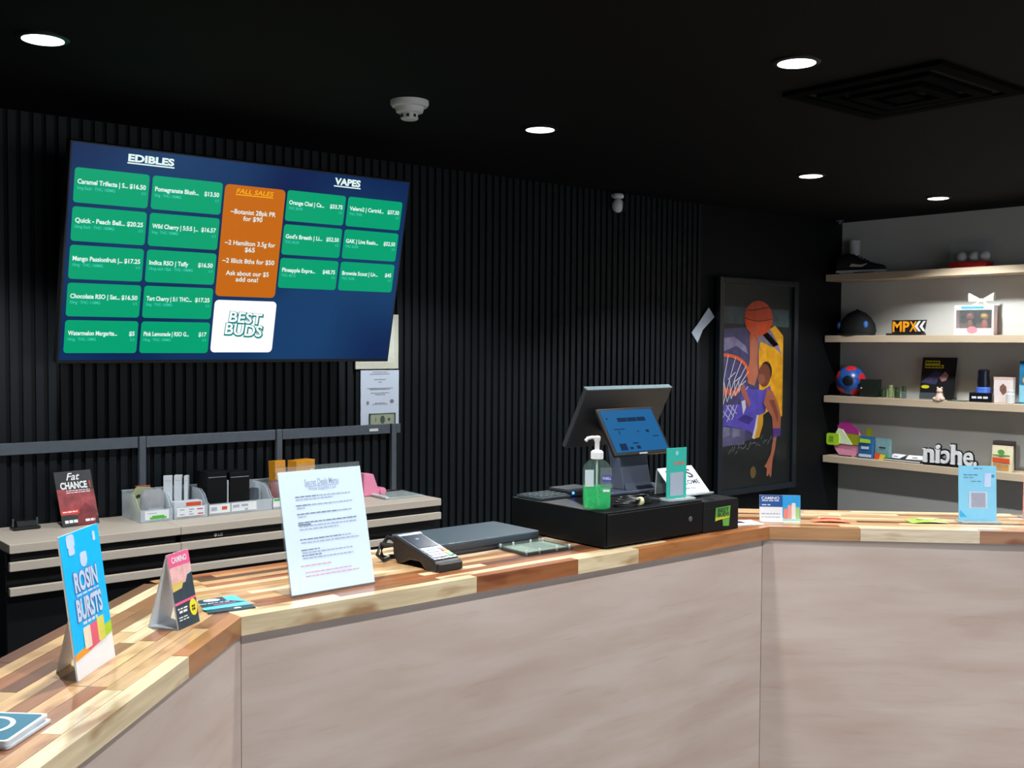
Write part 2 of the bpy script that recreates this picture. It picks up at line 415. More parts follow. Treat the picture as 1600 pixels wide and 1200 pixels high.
# ------------------------------------------------------------------ menu screen on the wall
tv = thing('menu_screen', 'large wall-mounted menu screen with green cards, tilted down', 'television', (1.285, 4.2, 1.45))
tv.rotation_euler = (math.atan2(.18, .795), 0, 0)
TW, TH = 1.475, .815
MB().box(-.008, TW+.008, -.001, .045, -.014, TH+.008).build('housing', BLKP, tv, bevel=.004)
MB().flat([(0, 0), (TW, 0), (TW, TH), (0, TH)], -.0018).build('screen', None, tv)
def tv_screen_mat():
    m = screen_mat('screen_navy', (13, 44, 92), 1.)
    nt = m.node_tree; b = nt.nodes['Principled BSDF']; L = nt.links
    tc = nt.nodes.new('ShaderNodeTexCoord'); nz = nt.nodes.new('ShaderNodeTexNoise'); nz.inputs['Scale'].default_value = 1.6; nz.inputs['Detail'].default_value = 1
    rp = nt.nodes.new('ShaderNodeValToRGB'); rp.color_ramp.elements[0].position = .35; rp.color_ramp.elements[1].position = .68
    rp.color_ramp.elements[0].color = lin((9, 32, 78))+(1,); rp.color_ramp.elements[1].color = lin((22, 62, 106))+(1,)
    L.new(tc.outputs['Object'], nz.inputs['Vector']); L.new(nz.outputs[0], rp.inputs[0]); L.new(rp.outputs[0], b.inputs['Emission Color'])
    return m
[c for c in tv.children if c.name.startswith('screen')][0].data.materials.append(tv_screen_mat())
SG = screen_mat('screen_green', (2, 160, 112), 1.); SO = screen_mat('screen_orange', (196, 104, 18), 1.); SW = screen_mat('screen_white', (252, 254, 255), 1.05)
ST = screen_mat('screen_text', (226, 248, 244), 1.); SC = screen_mat('screen_cyan', (70, 206, 186), 1.); SY = screen_mat('screen_amber', (255, 176, 28), 1.); SD = screen_mat('screen_teal', (0, 130, 130), 1.)
COLS = [(.015, .293), (.305, .590), (.877, 1.158), (1.170, 1.452)]
ITEMS = [
 [('Caramel Trifecta | S...', '$16.50', '5mg Each · THC: 100MG'), ('Quick - Peach Bell...', '$20.25', '10mg Each · THC: 100MG'), ('Mango Passionfruit |...', '$17.25', '10mg · THC: 100MG'), ('Chocolate RSO | Sat...', '$16.50', '10mg · THC: 110MG'), ('Watermelon Margarita...', '$5', '10mg · THC: 10MG')],
 [('Pomegranate Blush...', '$13.50', '5mg · THC: 100MG'), ('Wild Cherry | 5:5:5 |...', '$16.57', '5mg · THC: 100MG'), ('Indica RSO | Taffy', '$16.50', '10mg each 10pk · THC: 100MG'), ('Tart Cherry | 5:1 THC:...', '$17.25', '5mg · THC: 100MG'), ('Pink Lemonade | RSO G...', '$17', '10mg · THC: 100MG')],
 [('Orange Chai | Ca...', '$33.75', 'THC: 86.4%'), ("God's Breath | Li...", '$52.50', 'THC: 84.2%'), ('Pineapple Expre...', '$48.75', 'THC: 88.1%')],
 [('Velero2 | Cartrid...', '$37.50', 'THC: 79.8%'), ('GAK | Live Resin...', '$52.50', 'THC: 83.0%'), ('Brownie Scout | Liv...', '$45', 'THC: 76.0%')]]
for (x0, x1), items in zip(COLS, ITEMS):
    for r, (a, p, d) in enumerate(items):
        zt = .726-.1425*r; zb = zt-.128
        c = MB().flat(rrect(x0, x1, zb, zt, .012), -.0026).build('menu_card', SG, tv)
        pw = {2: .022, 3: .034}.get(len(p), .062); aw = min(.186, .0088*len(a))
        m = MB(); add_text(m, a, x0+.012, zt-.058, .024, aw, 'L', -.0032, .03); add_text(m, p, x1-.012, zt-.058, .024, pw, 'R', -.0032, .03)
        m.build('item_text', ST, c)
        m = MB(); add_text(m, d, x0+.012, zt-.079, .016, .0066*len(d), 'L', -.0032, .014); add_text(m, '1/1', x1-.012, zt-.079, .016, None, 'R', -.0032, .014)
        m.build('detail_text', SC, c)
oc = MB().flat(rrect(.600, .868, .268, .724, .018), -.0026).build('sale_card', SO, tv)
m = MB(); add_text(m, 'FALL SALES', .732, .692, .026, .165, 'C', -.0032, .016, shear=.2); m.flat([(.648,.684),(.814,.684),(.814,.688),(.648,.688)], -.0032); m.build('sale_title', SY, oc)
m = MB()
for t_, z, wd in (('~Botanist 28pk PR', .609, .2), ('for $90', .583, .085), ('~2 Hamilton 3.5g for', .482, .225), ('$65', .456, .045), ('~2 Illicit 8ths for $50', .408, .232), ('Ask about our $5', .357, .192), ('add ons!', .332, .1)):
    add_text(m, t_, .733, z, .027, wd, 'C', -.0032, .016)
m.build('sale_text', ST, oc)
wc = MB().flat(rrect(.601, .880, .031, .252, .018), -.0026).build('logo_card', SW, tv)
m = MB(); m2 = MB()
for t_, x, z, s, wd, rt in (('BEST', .745, .155, .062, .15, -4), ('BUDS', .742, .102, .066, .17, -4), ('N', .782, .070, .05, .03, 0), ('S', .815, .066, .05, .03, 8)):
    if t_ in 'NS': continue
    add_text(m, t_, x, z, s, wd*1.04, 'C', -.0032, .085, rot=rt); add_text(m2, t_, x-.002, z+.003, s, wd*.98, 'C', -.0038, .02, rot=rt)
m.build('logo_outline', SD, wc); m2.build('logo_fill', SW, wc)
m = MB()
add_text(m, 'EDIBLES', .295, .770, .036, .178, 'C', -.0026, .045); m.flat([(.204,.760),(.386,.760),(.386,.765),(.204,.765)], -.0026); m.build('heading', ST, tv)
m = MB(); add_text(m, 'VAPES', 1.158, .772, .038, .128, 'C', -.0026, .045); m.flat([(1.092,.762),(1.225,.762),(1.225,.767),(1.092,.767)], -.0026); m.build('heading', ST, tv)
MB().box(TW*.3, TW*.7, .045, .09, .2, .6).build('wall_mount', BLKS, tv)
MB().box(TW*.38, TW*.62, .09, .392, .34, .40).build('mount_arm', BLKS, tv)

# papers on the wall below the screen
pp = thing('framed_certificate', 'cream certificate half hidden behind the lower right of the menu screen', 'certificate', (2.89, YB-.018, 1.395))
MB().box(-.125, .125, 0, .012, 0, .27).build('frame', mat('cream_frame', (196, 196, 180), .5, var=.03), pp)
MB().flat([(-.1, .03), (.1, .03), (.1, .245), (-.1, .245)], -.001).build('paper', mat('pale_green_paper', (206, 208, 196), .6), pp)
l = thing('licence_paper', 'white printed notice with a dollar bill, pinned below the certificate', 'notice', (2.91, YB-.012, 1.105))
MB().box(-.112, .112, 0, .004, 0, .283).build('paper', mat('cool_paper', (196, 206, 222), .6, var=.015), l)
rng = random.Random(3); m = MB()
for z, a in ((.272, .045), (.262, .06), (.235, .035), (.222, .01), (.192, .075), (.186, .06), (.168, .055), (.160, .03), (.118, .03), (.112, .045)):
    words(m, -a, a, z, .0035, -.0012, (.004, .014), .002, rng=rng)
m.flat(ellipse(.07, .127, .012, .01), -.0012); m.flat(ellipse(-.072, .122, .008, .009), -.0012)
m.build('print', INKG, l)
bl = thing('dollar_bill', 'green dollar bill stuck to the bottom of the printed notice', 'banknote', (2.922, YB-.0165, 1.108))
MB().box(-.078, .078, 0, .002, 0, .066).build('note', mat('bill_green', (152, 160, 136), .6, var=.1, scale=200), bl)
m = MB()
for p in (((-.078,0),(.078,0),(.078,.006),(-.078,.006)), ((-.078,.060),(.078,.060),(.078,.066),(-.078,.066)), ((-.078,0),(-.07,0),(-.07,.066),(-.078,.066)), ((.07,0),(.078,0),(.078,.066),(.07,.066))): m.flat(p, -.0008)
m.flat(ellipse(0, .034, .014, .02), -.0008); m.flat(ellipse(.038, .034, .008, .008), -.0008); add_text(m, '1', -.04, .026, .026, None, 'C', -.0008, .02)
m.build('engraving', mat('bill_ink', (70, 84, 72), .6), bl)
tp = thing('tape_strip', 'crooked strip of white tape on the slats left of the poster', 'tape', (5.372, YB-.004, 1.652))
MB().prism_y([(-.11, -.05), (-.05, -.115), (.0, -.03), (.115, .055), (.055, .115), (-.045, .01)], -.003, -.0).build('strip', mat('tape_white', (190, 198, 210), .45, var=.04), tp)

# ------------------------------------------------------------------ framed poster (generic player)
ps = thing('framed_poster', 'tall black framed basketball poster on the wall beside the shelves', 'poster', (5.49, 4.488, .53))
PW, PH = .856, 1.44
FR = mat('frame_black', (20, 27, 34), .35, var=.05)
for (a, b, c, d) in ((0, .045, 0, PH), (PW-.045, PW, 0, PH), (.045, PW-.045, 0, .04), (.045, PW-.045, PH-.04, PH)):
    MB().box(a, b, -.038, .0, c, d).build('frame_bar', FR, ps, bevel=.004)
MB().box(.045, PW-.045, -.012, -.002, .04, PH-.04).build('backing', mat('poster_dark', (30, 34, 34), .35, var=.1, scale=4), ps)
def prt(name, polys, rgb, y, rough=.4, var=.08):
    m = MB()
    for p in polys: m.flat(p, -.0125-y*.0004)
    return m.build(name, mat('print_%d_%d_%d' % rgb, rgb, rough, var=var, scale=18), ps)
prt('print', [[(.06,.32),(.46,.37),(.46,1.04),(.36,1.12),(.06,1.10)]], (70, 66, 104), 1, var=.3)
prt('print', [[(.06,1.14),(.78,1.12),(.78,1.24),(.06,1.25)]], (66, 84, 88), 1, var=.3)
prt('print', [[(.06,.33),(.30,.33),(.32,.47),(.06,.49)]], (92, 86, 120), 2, var=.25)
prt('print', [[(.40,.40),(.46,.55),(.44,1.0),(.50,1.08),(.62,1.13),(.715,1.06),(.715,.50),(.60,.56),(.50,.52)]], (236, 164, 30), 3, var=.25)
prt('print', [[(.34,1.06),(.47,1.10),(.56,1.07),(.66,1.0),(.60,.98),(.46,1.02),(.44,.95),(.35,.95)]], (120, 106, 120), 4, var=.3)
prt('print', [[(.07,.46),(.07,.60),(.25,.60),(.27,.74),(.36,.70),(.50,.69),(.57,.72),(.60,.66),(.50,.52),(.44,.50),(.40,.40),(.30,.43)]], (88, 76, 176), 5, var=.25)      # jersey and shorts
prt('print', [[(.40,.36),(.46,.37),(.50,.46),(.50,.53),(.44,.52),(.43,.44)]], (212, 150, 32), 6)
prt('print', [[(.38,.37),(.405,.36),(.435,.44),(.445,.52),(.43,.525),(.41,.45)]], (214, 206, 206), 7)
prt('print', [[(.34,1.06),(.43,1.06),(.43,.88),(.44,.80),(.40,.72),(.33,.74),(.32,.80),(.345,.90)]], (184, 108, 80), 6)       # raised arm
prt('print', [ellipse(.506, .79, .068, .078)], (122, 68, 52), 7); prt('print', [ellipse(.525, .815, .066, .07, 28)], (52, 34, 30), 6)
prt('print', [ellipse(.474, .765, .04, .035)], (150, 88, 68), 8)
prt('print', [[(.54,.70),(.60,.68),(.66,.60),(.70,.50),(.695,.42),(.66,.40),(.61,.41),(.60,.50),(.54,.56),(.50,.60)]], (172, 98, 72), 8)   # lowered arm
prt('print', [[(.655,.37),(.62,.37),(.59,.25),(.545,.19),(.52,.165),(.535,.16),(.55,.15),(.545,.10),(.565,.10),(.575,.12),(.585,.085),(.60,.10),(.61,.20),(.64,.29)]], (180, 104, 76), 8)
prt('print', [[(.61,.36),(.70,.37),(.70,.42),(.61,.425)]], (84, 52, 132), 9)
prt('print', [ellipse(.434, 1.177, .155, .118)], (216, 76, 26), 9, var=.2)
m = MB()
for pts in ([(.28+.155*0, 1.18), (.36, 1.165), (.434, 1.16), (.52, 1.168), (.588, 1.18)], [(.40, 1.29), (.38, 1.22), (.385, 1.14), (.41, 1.062)], [(.30, 1.23), (.40, 1.235), (.50, 1.25), (.55, 1.255)]):
    for a, b in zip(pts, pts[1:]):
        m.flat([a, b, (b[0]+.002, b[1]-.006), (a[0]+.002, a[1]-.006)], -.0165)
m.build('print', mat('ball_seam', (96, 34, 20), .5), ps)
prt('print', [ellipse(.07, .80, .275, .14, 20, -10, 92)+ellipse(.07, .80, .245, .118, 20, 92, -10)], (214, 92, 48), 10)
prt('print', [[(.34,1.09),(.355,1.02),(.375,1.05),(.39,1.09),(.405,1.05),(.42,1.02),(.44,1.07),(.43,1.10),(.40,1.13),(.36,1.12)]], (196, 84, 48), 10)
prt('print', [[(.06,.95),(.20,.99),(.33,.93),(.30,.99),(.18,1.05),(.06,1.04)], [(.46,1.08),(.55,1.02),(.70,.93),(.66,1.00),(.57,1.10)]], (128, 118, 150), 4, var=.3)
prt('print', [[(.06,.38),(.14,.40),(.14,.46),(.06,.46)], [(.17,.38),(.25,.39),(.25,.44),(.17,.45)]], (120, 118, 146), 5, var=.2)
prt('print', [[(.48,.60),(.56,.66),(.53,.58),(.52,.53)], [(.22,.50),(.34,.46),(.40,.50),(.30,.53)]], (60, 48, 130), 6, var=.2)
prt('print', [[(.56,.62),(.62,.62),(.67,.52),(.66,.46),(.63,.52)]], (130, 70, 52), 9)
m = MB()
def stroke(a, b, wd=.006):
    d = Vector((b[0]-a[0], b[1]-a[1])); d.normalize(); n = Vector((-d.y, d.x))*wd/2
    m.flat([(a[0]-n.x, a[1]-n.y), (b[0]-n.x, b[1]-n.y), (b[0]+n.x, b[1]+n.y), (a[0]+n.x, a[1]+n.y)], -.0170)
NET = [(.07+.26*math.cos(R(t)), .80+.13*math.sin(R(t))) for t in (80, 62, 44, 26, 8)]
low = [(.068, .60), (.11, .62), (.15, .64), (.19, .66), (.23, .68)]
for i in range(5):
    mid = ((NET[i][0]+low[i][0])/2-.02, (NET[i][1]+low[i][1])/2)
    stroke(NET[i], mid); stroke(mid, low[max(0, i-1)]); stroke(mid, low[min(4, i+1)])
    if i: stroke((NET[i][0], NET[i][1]-.1), (NET[i-1][0], NET[i-1][1]-.16))
for a, b in (((.07,.56),(.14,.50)), ((.10,.60),(.18,.52)), ((.14,.60),(.21,.54)), ((.07,.52),(.13,.60)), ((.11,.49),(.18,.60)), ((.16,.50),(.215,.60))): stroke(a, b)
m.build('print', mat('net_white', (206, 206, 210), .5), ps)
prt('print', [[(.07,.66),(.12,.67),(.20,.655),(.25,.70),(.23,.72),(.15,.69),(.12,.71),(.07,.72)]], (208, 86, 40), 10)
prt('print', [[(.24,.70),(.28,.74),(.36,.60),(.34,.575)]], (164, 92, 78), 10); prt('print', [[(.26,.62),(.30,.63),(.31,.58),(.28,.53)]], (206, 200, 208), 10)
prt('print', [ellipse(.396, .135, .032, .04)], (112, 88, 52), 9)
m = MB(); rng = random.Random(5)
for i in range(12):
    a = (.13+.024*i, .27+.005*i+rng.uniform(-.015, .015)); b = (a[0]+.02, a[1]+rng.uniform(.0, .04)); stroke(a, b, .004)
for i in range(9):
    a = (.40+.025*i, .33+rng.uniform(-.02, .03)); stroke(a, (a[0]+.02, a[1]+rng.uniform(-.02, .03)), .004)
m.build('print', mat('signature_silver', (140, 140, 148), .35), ps)
MB().box(.045, PW-.045, -.028, -.026, .04, PH-.04).build('glazing', mat('poster_glass', (14, 15, 16), .05, alpha=.08, spec=.5), ps)

# ------------------------------------------------------------------ shelving unit at the back wall
su = thing('shelving_unit', 'low black and beige shelving unit with a grey rail against the slat wall', 'shelving unit', (0, 0, 0))
X0, XE = 1.072, 2.992; BW = (XE-X0)/3
for i in range(3):
    a, b = X0+BW*i+.001, X0+BW*(i+1)-.001
    MB().box(a, b, 4.08, 4.488, .755, .788).build('top_board', LAMB, su, bevel=.002)
    MB().box(a, b, 4.08, 4.10, .690, .723).build('shelf_edge', LAMB, su, bevel=.002)
    MB().box(a, b, 4.10, 4.48, .690, .700).build('shelf_board', BLKS, su)
    MB().box(a, b, 4.08, 4.10, .600, .630).build('shelf_edge', LAMB, su, bevel=.002)
    MB().box(a, b, 4.10, 4.48, .600, .612).build('shelf_board', BLKS, su)
    MB().box(a+.01, b-.01, 4.11, 4.12, .702, .753).build('drawer_front', BLKS, su)
    d = MB().box(a+.01, b-.01, 4.13, 4.14, .616, .686).build('drawer_front', BLKS, su)
    MB().box(a, b, 4.12, 4.13, .08, .598).build('cabinet_door', BLKS, su)
MB().box(X0, XE, 4.12, 4.48, .0, .08).build('plinth', BLKS, su)
for x in (X0, XE-.012): MB().box(x, x+.012, 4.13, 4.48, .08, .754).build('side_panel', BLKS, su)
m = MB(); m.prism_y(ellipse(1.870, .734, .007, .007, 16), 4.1085, 4.1095); add_text(m, 'LG', 1.881, .728, .017, None, 'L', 4.109, .04); m.build('logo', WPLA, su)
for x in (1.706, 2.346, 2.978):
    MB().box(x-.014, x+.014, 4.462, 4.484, .788, 1.121).build('rail_post', STEEL, su, bevel=.002)
for a, b in ((1.0, 1.688), (1.724, 2.328), (2.364, 2.958), (2.996, 3.02)): MB().box(a, b, 4.468, 4.482, 1.073, 1.120).build('rail', STEEL, su, bevel=.002)
MB().box(2.835, 2.885, 4.465, 4.468, 1.088, 1.101).build('price_tag', WPLA, su)

# things on the shelving unit
ZS = .789
t = thing('black_gadget', 'small black gadget with prongs at the far left of the back shelf', 'gadget', (1.215, 4.40, ZS), 0)
MB().box(-.05, .05, -.03, .03, 0, .012).build('base', BLKP, t, bevel=.003); MB().prism_x([(-.025,.012),(.025,.012),(.015,.034),(-.015,.034)], -.036, .036).build('body', BLKS, t, bevel=.003)
for s in (-1, 1): MB().lathe([(.004, .008), (.004, .038), (.003, .042)], 10, s*.044, 0).build('prong', STEEL, t)
t = thing('display_card', 'red and black display card with white lettering standing on the back shelf', 'display card', (1.412, 4.345, ZS), 10)
tilt = R(-19)
bd = MB().box(-.077, .077, 0, .004, 0, .222).build('card', mat('card_black', (42, 46, 46), .35, var=.2, scale=20), t, (0, 0, .002), (tilt, 0, 0))
MB().flat([(-.077,.05),(.077,.03),(.077,.14),(-.077,.15)], -.0006).build('artwork', mat('card_red', (150, 62, 66), .4, var=.5, scale=25), bd)
MB().flat([(-.02,.0),(.06,.0),(.077,.05),(.03,.09),(.0,.06)], -.0008).build('artwork', mat('card_dark_red', (120, 36, 42), .4, var=.4, scale=30), bd)
MB().flat([(-.075,.045),(.0,.048),(.0,.066),(-.075,.063)], -.001).build('banner', mat('card_scarlet', (214, 60, 50), .4), bd)
m = MB(); add_text(m, 'Fat', -.002, .185, .042, .058, 'C', -.0012, .012, shear=.35); add_text(m, 'CHANCE', -.004, .150, .038, .112, 'C', -.0012, .04)
words(m, -.04, .06, .140, .003, -.0012); words(m, -.04, .06, .132, .003, -.0012); words(m, -.065, -.012, .012, .012, -.0012, (.01, .02)); words(m, .02, .06, .012, .010, -.0012, (.01, .02)); words(m, -.068, -.008, .055, .004, -.0014); m.build('lettering', WHITE, bd)
add_text(MB(), '?', 0, 0, .01)
m = MB(); add_text(m, '!', .064, .150, .038, None, 'C', -.0012, .03); m.build('lettering', mat('card_scarlet', (214, 60, 50)), bd)
MB().prism_x([(.008, .0), (.09, .0), (.042, .10)], -.01, .01).build('stand_leg', WGLO, t)

def bin_(x0, x1, label, yfront=4.25, h=.108):
    t = thing('storage_bin', label, 'storage bin', ((x0+x1)/2, yfront, ZS), 0, 'clear storage bins on the back shelf')
    hw = (x1-x0)/2-.003; d = .21; th = .003
    MB().box(-hw, hw, 0, d, 0, th).build('bottom', FROST, t)
    MB().box(-hw, hw, d-th, d, th, h).build('back_wall', FROST, t)
    MB().box(-hw-.002, hw+.002, d-.012, d+.004, h, h+.004).build('rim', FROST, t)
    MB().box(-hw, hw, 0, th, th, .05).build('front_wall', FROST, t)
    for s in (-hw, hw-th):
        MB().prism_x([(th, th), (d-th, th), (d-th, h), (.085, h), (.05, h-.018), (.022, .056), (th, .05)], s, s+th).build('side_wall', FROST, t)
    return t, hw
LABW = mat('label_white', (226, 230, 234), .5, var=.02); LGRN = mat('label_green', (70, 180, 60), .5); LORG = mat('label_orange', (214, 82, 40), .5)
def blabel(t, x0, x1, marks):
    lb = MB().box(x0, x1, -.0015, -.0003, .010, .046).build('label', LABW, t)
    for rgb, polys in marks:
        m = MB()
        for p in polys: m.flat([(p[0],p[2]),(p[1],p[2]),(p[1],p[3]),(p[0],p[3])], -.002)
        m.build('label_print', rgb, lb)
b1, hw = bin_(1.612, 1.750, 'clear bin with a green label at the left end of the back shelf bins')
blabel(b1, -.05, .05, [(LGRN, [(-.03, .04, .012, .02), (-.02, .03, .02, .026)]), (INKL, [(-.04, .0, .034, .037)])])
b2, hw = bin_(1.752, 1.902, 'clear bin with a white and orange label holding white boxes')
blabel(b2, -.062, .058, [(INKG, [(-.05, -.03, .036, .039), (-.01, .01, .036, .039), (-.05, -.03, .016, .019), (-.01, .01, .016, .019), (-.01, .002, .026, .029)]), (INKR, [(.025, .05, .034, .039), (.028, .052, .014, .02)])])
b3, hw = bin_(1.904, 2.20, 'wide clear bin with two white labels holding black boxes')
blabel(b3, -.145, -.052, [(INKL, [(-.138, -.112, .02, .036)]), (LORG, [(-.09, -.066, .022, .036)])]); blabel(b3, -.046, .07, [(INKL, [(-.04, -.01, .026, .038), (.0, .03, .028, .038), (.015, .03, .012, .02)])])
b4, hw = bin_(2.202, 2.345, 'clear bin with a green stripe label partly behind the paper sign')
blabel(b4, -.072, .06, [(LGRN, [(-.068, -.02, .036, .045)]), (INKL, [(-.04, .0, .018, .022)])])
b5, hw = bin_(2.347, 2.50, 'clear bin holding orange boxes behind the paper sign')
def sbox(name, label, cat, loc, dims, m, rz=0, tilt=0, group=None, marks=None):
    t = thing(name, label, cat, loc, rz, group); w_, d_, h_ = dims
    o = MB().box(-w_/2, w_/2, 0, d_, 0, h_).build('carton', m, t, (0, 0, 0), (R(tilt), 0, 0), bevel=.0015)
    MB().box(-w_/2+.004, w_/2-.004, -.0006, .0, h_-.022, h_-.02).build('flap_seam', INKL, o)
    for (a, b, c, d, mm) in (marks or []): MB().flat([(a,c),(b,c),(b,d),(a,d)], -.0008).build('carton_print', mm, o)
    return t
CART = mat('white_carton', (206, 212, 218), .45, var=.02); BCART = mat('black_carton', (6, 6, 8), .6, spec=.25); OCART = mat('orange_carton', (214, 146, 34), .5, var=.08); GREYC = mat('grey_film', (150, 152, 156), .3, var=.1)
KZ = ZS+.0035
sbox('product_box', 'tall white box leaning at the left of the second bin', 'box', (1.772, 4.36, KZ), (.036, .05, .165), CART, -24, -3, 'white boxes in the second bin')
sbox('product_box', 'tall white box leaning in the middle of the second bin', 'box', (1.812, 4.355, KZ), (.03, .055, .165), CART, -28, -3, 'white boxes in the second bin')
sbox('product_box', 'slim white box leaning at the right of the second bin', 'box', (1.85, 4.36, KZ), (.016, .055, .16), CART, -30, -3, 'white boxes in the second bin')
sbox('product_box', 'flat white box with an orange print at the front of the second bin', 'box', (1.82, 4.262, KZ), (.12, .045, .066), CART, 0, 0, None, [(-.01, .055, .046, .062, LORG)])
t = thing('grey_pouch', 'rounded grey film pouch standing in the green-labelled bin', 'pouch', (1.690, 4.285, KZ))
MB().loft([[(x*(.052-.0*k), .03+yy*d_, z) for x, yy in ellipse(0, 0, 1, 1, 20)] for k, (z, d_) in enumerate(((0, .02), (.03, .026), (.07, .024), (.10, .012)))] +
          [[(x*.034, .03+yy*.006, .122) for x, yy in ellipse(0, 0, 1, 1, 20)]]).build('bag', GREYC, t, smooth=True)
MB().flat([(-.03,.03),(.03,.03),(.03,.05),(-.03,.05)], -.0005).build('bag_seam', INKL, t)
t = thing('green_packet', 'olive green packet with a leaf print peeking from the first bin', 'packet', (1.662, 4.37, KZ), -14)
o = MB().prism_y([(-.04, 0), (.045, 0), (.05, .10), (.04, .125), (-.015, .128), (-.045, .09)], 0, .03).build('packet_body', mat('olive_packet', (150, 156, 122), .5, var=.1), t, (0, 0, 0), (R(-8), 0, 0), bevel=.003)
m = MB()
for k in range(5): m.flat(ellipse(-.006+.010*math.cos(R(30+30*k)), .078+.012*math.sin(R(30+30*k)), .008, .006, 10), -.001)
m.build('leaf_print', mat('leaf_green', (58, 84, 40), .5), o); MB().box(-.02, .04, .002, .028, .1285, .132).build('red_lid', LORG, o)
for x, w_, h_, lb in ((1.958, .088, .172, 'black box on the left in the wide bin'), (2.062, .092, .166, 'black box on the right in the wide bin')):
    sbox('black_box', lb, 'box', (x+.012, 4.31, KZ), (w_, .11, h_), BCART, 0, 0, 'black boxes in the wide bin')
sbox('divider_card', 'thin white card standing between the two black boxes', 'card', (2.017, 4.305, KZ), (.0045, .04, .135), CART)
t = thing('grey_cartridge', 'grey blister pack tilted in the right end of the wide bin', 'packet', (2.150, 4.33, KZ), 0)
o = MB().prism_y(rrect(-.035, .035, 0, .115, .012), 0, .012).build('blister', mat('blister_grey', (150, 160, 168), .3), t, (0, 0, .004), (R(-14), R(8), 0), bevel=.002)
MB().prism_y(rrect(-.02, .02, .03, .085, .006), -.004, -.0).build('blister_window', mat('dark_grey', (70, 76, 84), .3), o)
sbox('orange_box', 'narrow orange box leaning left above the paper sign', 'box', (2.308, 4.37, KZ), (.058, .05, .195), OCART, 8, -4, 'orange boxes behind the paper sign')
sbox('orange_box', 'wide orange box standing right of the narrow orange one', 'box', (2.418, 4.35, KZ), (.112, .06, .192), OCART, 12, 0, 'orange boxes behind the paper sign', [(.025, .045, .135, .15, CART)])
t = thing('red_pouch', 'dull red pouch lying in the bin beside the paper sign', 'pouch', (2.255, 4.262, KZ))
MB().loft([[(x*a, .05+yy*d_, z) for x, yy in ellipse(0, 0, 1, 1, 18)] for z, a, d_ in ((0, .035, .024), (.04, .045, .028), (.085, .04, .018), (.11, .032, .006))]).build('bag', mat('dull_red', (128, 84, 84), .4, var=.15), t, smooth=True)
MB().box(-.032, .032, .046, .054, .108, .118).build('top_seal', mat('dull_red', (128, 84, 84)), t)
t = thing('pink_dispenser', 'pink plastic tape dispenser at the right of the paper sign', 'dispenser', (2.80, 4.34, ZS))
PK = mat('pink_plastic', (232, 140, 172), .4, var=.03)
MB().prism_y([(-.075, 0), (.03, 0), (.03, .018), (.008, .03), (-.02, .105), (-.075, .112)], 0, .06).build('body', PK, t, bevel=.006)
MB().lathe([(.016, -.03), (.018, -.026), (.018, .026), (.016, .03)], 18).build('roller', PK, t, (.028, .02, .02), (R(90), 0, 0), smooth=True)
t = thing('glass_tray', 'flat clear acrylic tray with a pen slot at the right end of the back shelf', 'tray', (2.87, 4.30, ZS), -4)
MB().box(-.11, .10, -.11, .12, 0, .008).build('plate', mat('tray_acrylic', (190, 205, 206), .1, alpha=.55), t, bevel=.002)
MB().box(-.08, .08, .075, .085, .008, .014).build('pen', BLKP, t); MB().box(-.11, -.09, -.11, .12, .008, .012).build('edge_strip', WPLA, t)

# ------------------------------------------------------------------ wall shelves
ZSH = [2.038, 1.599, 1.164, .729]
for z, lb in zip(ZSH, ('top floating oak shelf on the grey wall', 'second floating oak shelf from the top on the grey wall', 'third floating oak shelf from the top on the grey wall', 'lowest floating oak shelf on the grey wall')):
    MB()
    t = thing('wall_shelf', lb, 'shelf', (XR, 2.75, z), -90, 'floating oak shelves on the grey wall')
    MB().box(-1.74, 1.6, -.235, -.004, -.049, 0).build('board', LAM, t, bevel=.002)
    MB().box(-1.6, 1.5, -.006, -.0006, -.045, -.008).build('wall_cleat', mat('cleat_grey', (120, 116, 108), .6), t)
def sh(name, label, cat, y, k, x=6.83, rz=-90, group=None, dz=.0005):
    return thing(name, label, cat, (x, y, ZSH[k]+dz), rz, group)
# top shelf: cup, trainer, ball case
t = sh('white_cup', 'white cup behind the black trainer on the top shelf', 'cup', 4.37, 0, 6.90)
MB().lathe([(.03, 0), (.034, .01), (.04, .235), (.037, .235), (.032, .02)], 24).build('cup_body', mat('matte_white', (190, 190, 190), .6), t, smooth=True)
MB().lathe([(.041, .236), (.042, .244), (.038, .25)], 24).build('cup_lid', mat('matte_white', (190, 190, 190)), t, smooth=True)
t = sh('black_trainer', 'black low-top trainer with a white sole on the top shelf', 'shoe', 4.26, 0, 6.81, -74)
SH = [(-.165, .052, .030, .115), (-.15, .06, .034, .135), (-.10, .07, .038, .150), (-.05, .074, .038, .142), (.0, .078, .041, .108), (.06, .084, .046, .086), (.11, .086, .048, .07), (.15, .08, .042, .062), (.17, .064, .03, .05)]
rings = []
for x, w0, w1, h in SH:
    rings.append([(x, (w0/2)*math.cos(R(a))*(1 if math.sin(R(a)) < .2 else w1*2/w0*.9), .018+(h-.018)*(math.sin(R(a))*.5+.5)) for a in range(-90, 270, 24)])
MB().loft(rings).build('upper', mat('shoe_black', (20, 20, 23), .6, var=.1), t, smooth=True)
MB().prism([(-.172,-.028),(-.1,-.04),(0,-.042),(.1,-.05),(.16,-.042),(.182,-.015),(.182,.015),(.16,.042),(.1,.05),(0,.042),(-.1,.04),(-.172,.028)], 0.0, .026).build('sole', mat('sole_white', (190, 190, 196), .5), t, bevel=.006)
MB().prism([(-.176,-.03),(.0,-.044),(.1,-.052),(.186,-.015),(.186,.015),(.1,.052),(.0,.044),(-.176,.03)], 0.0, .009).build('outsole', BLKP, t)
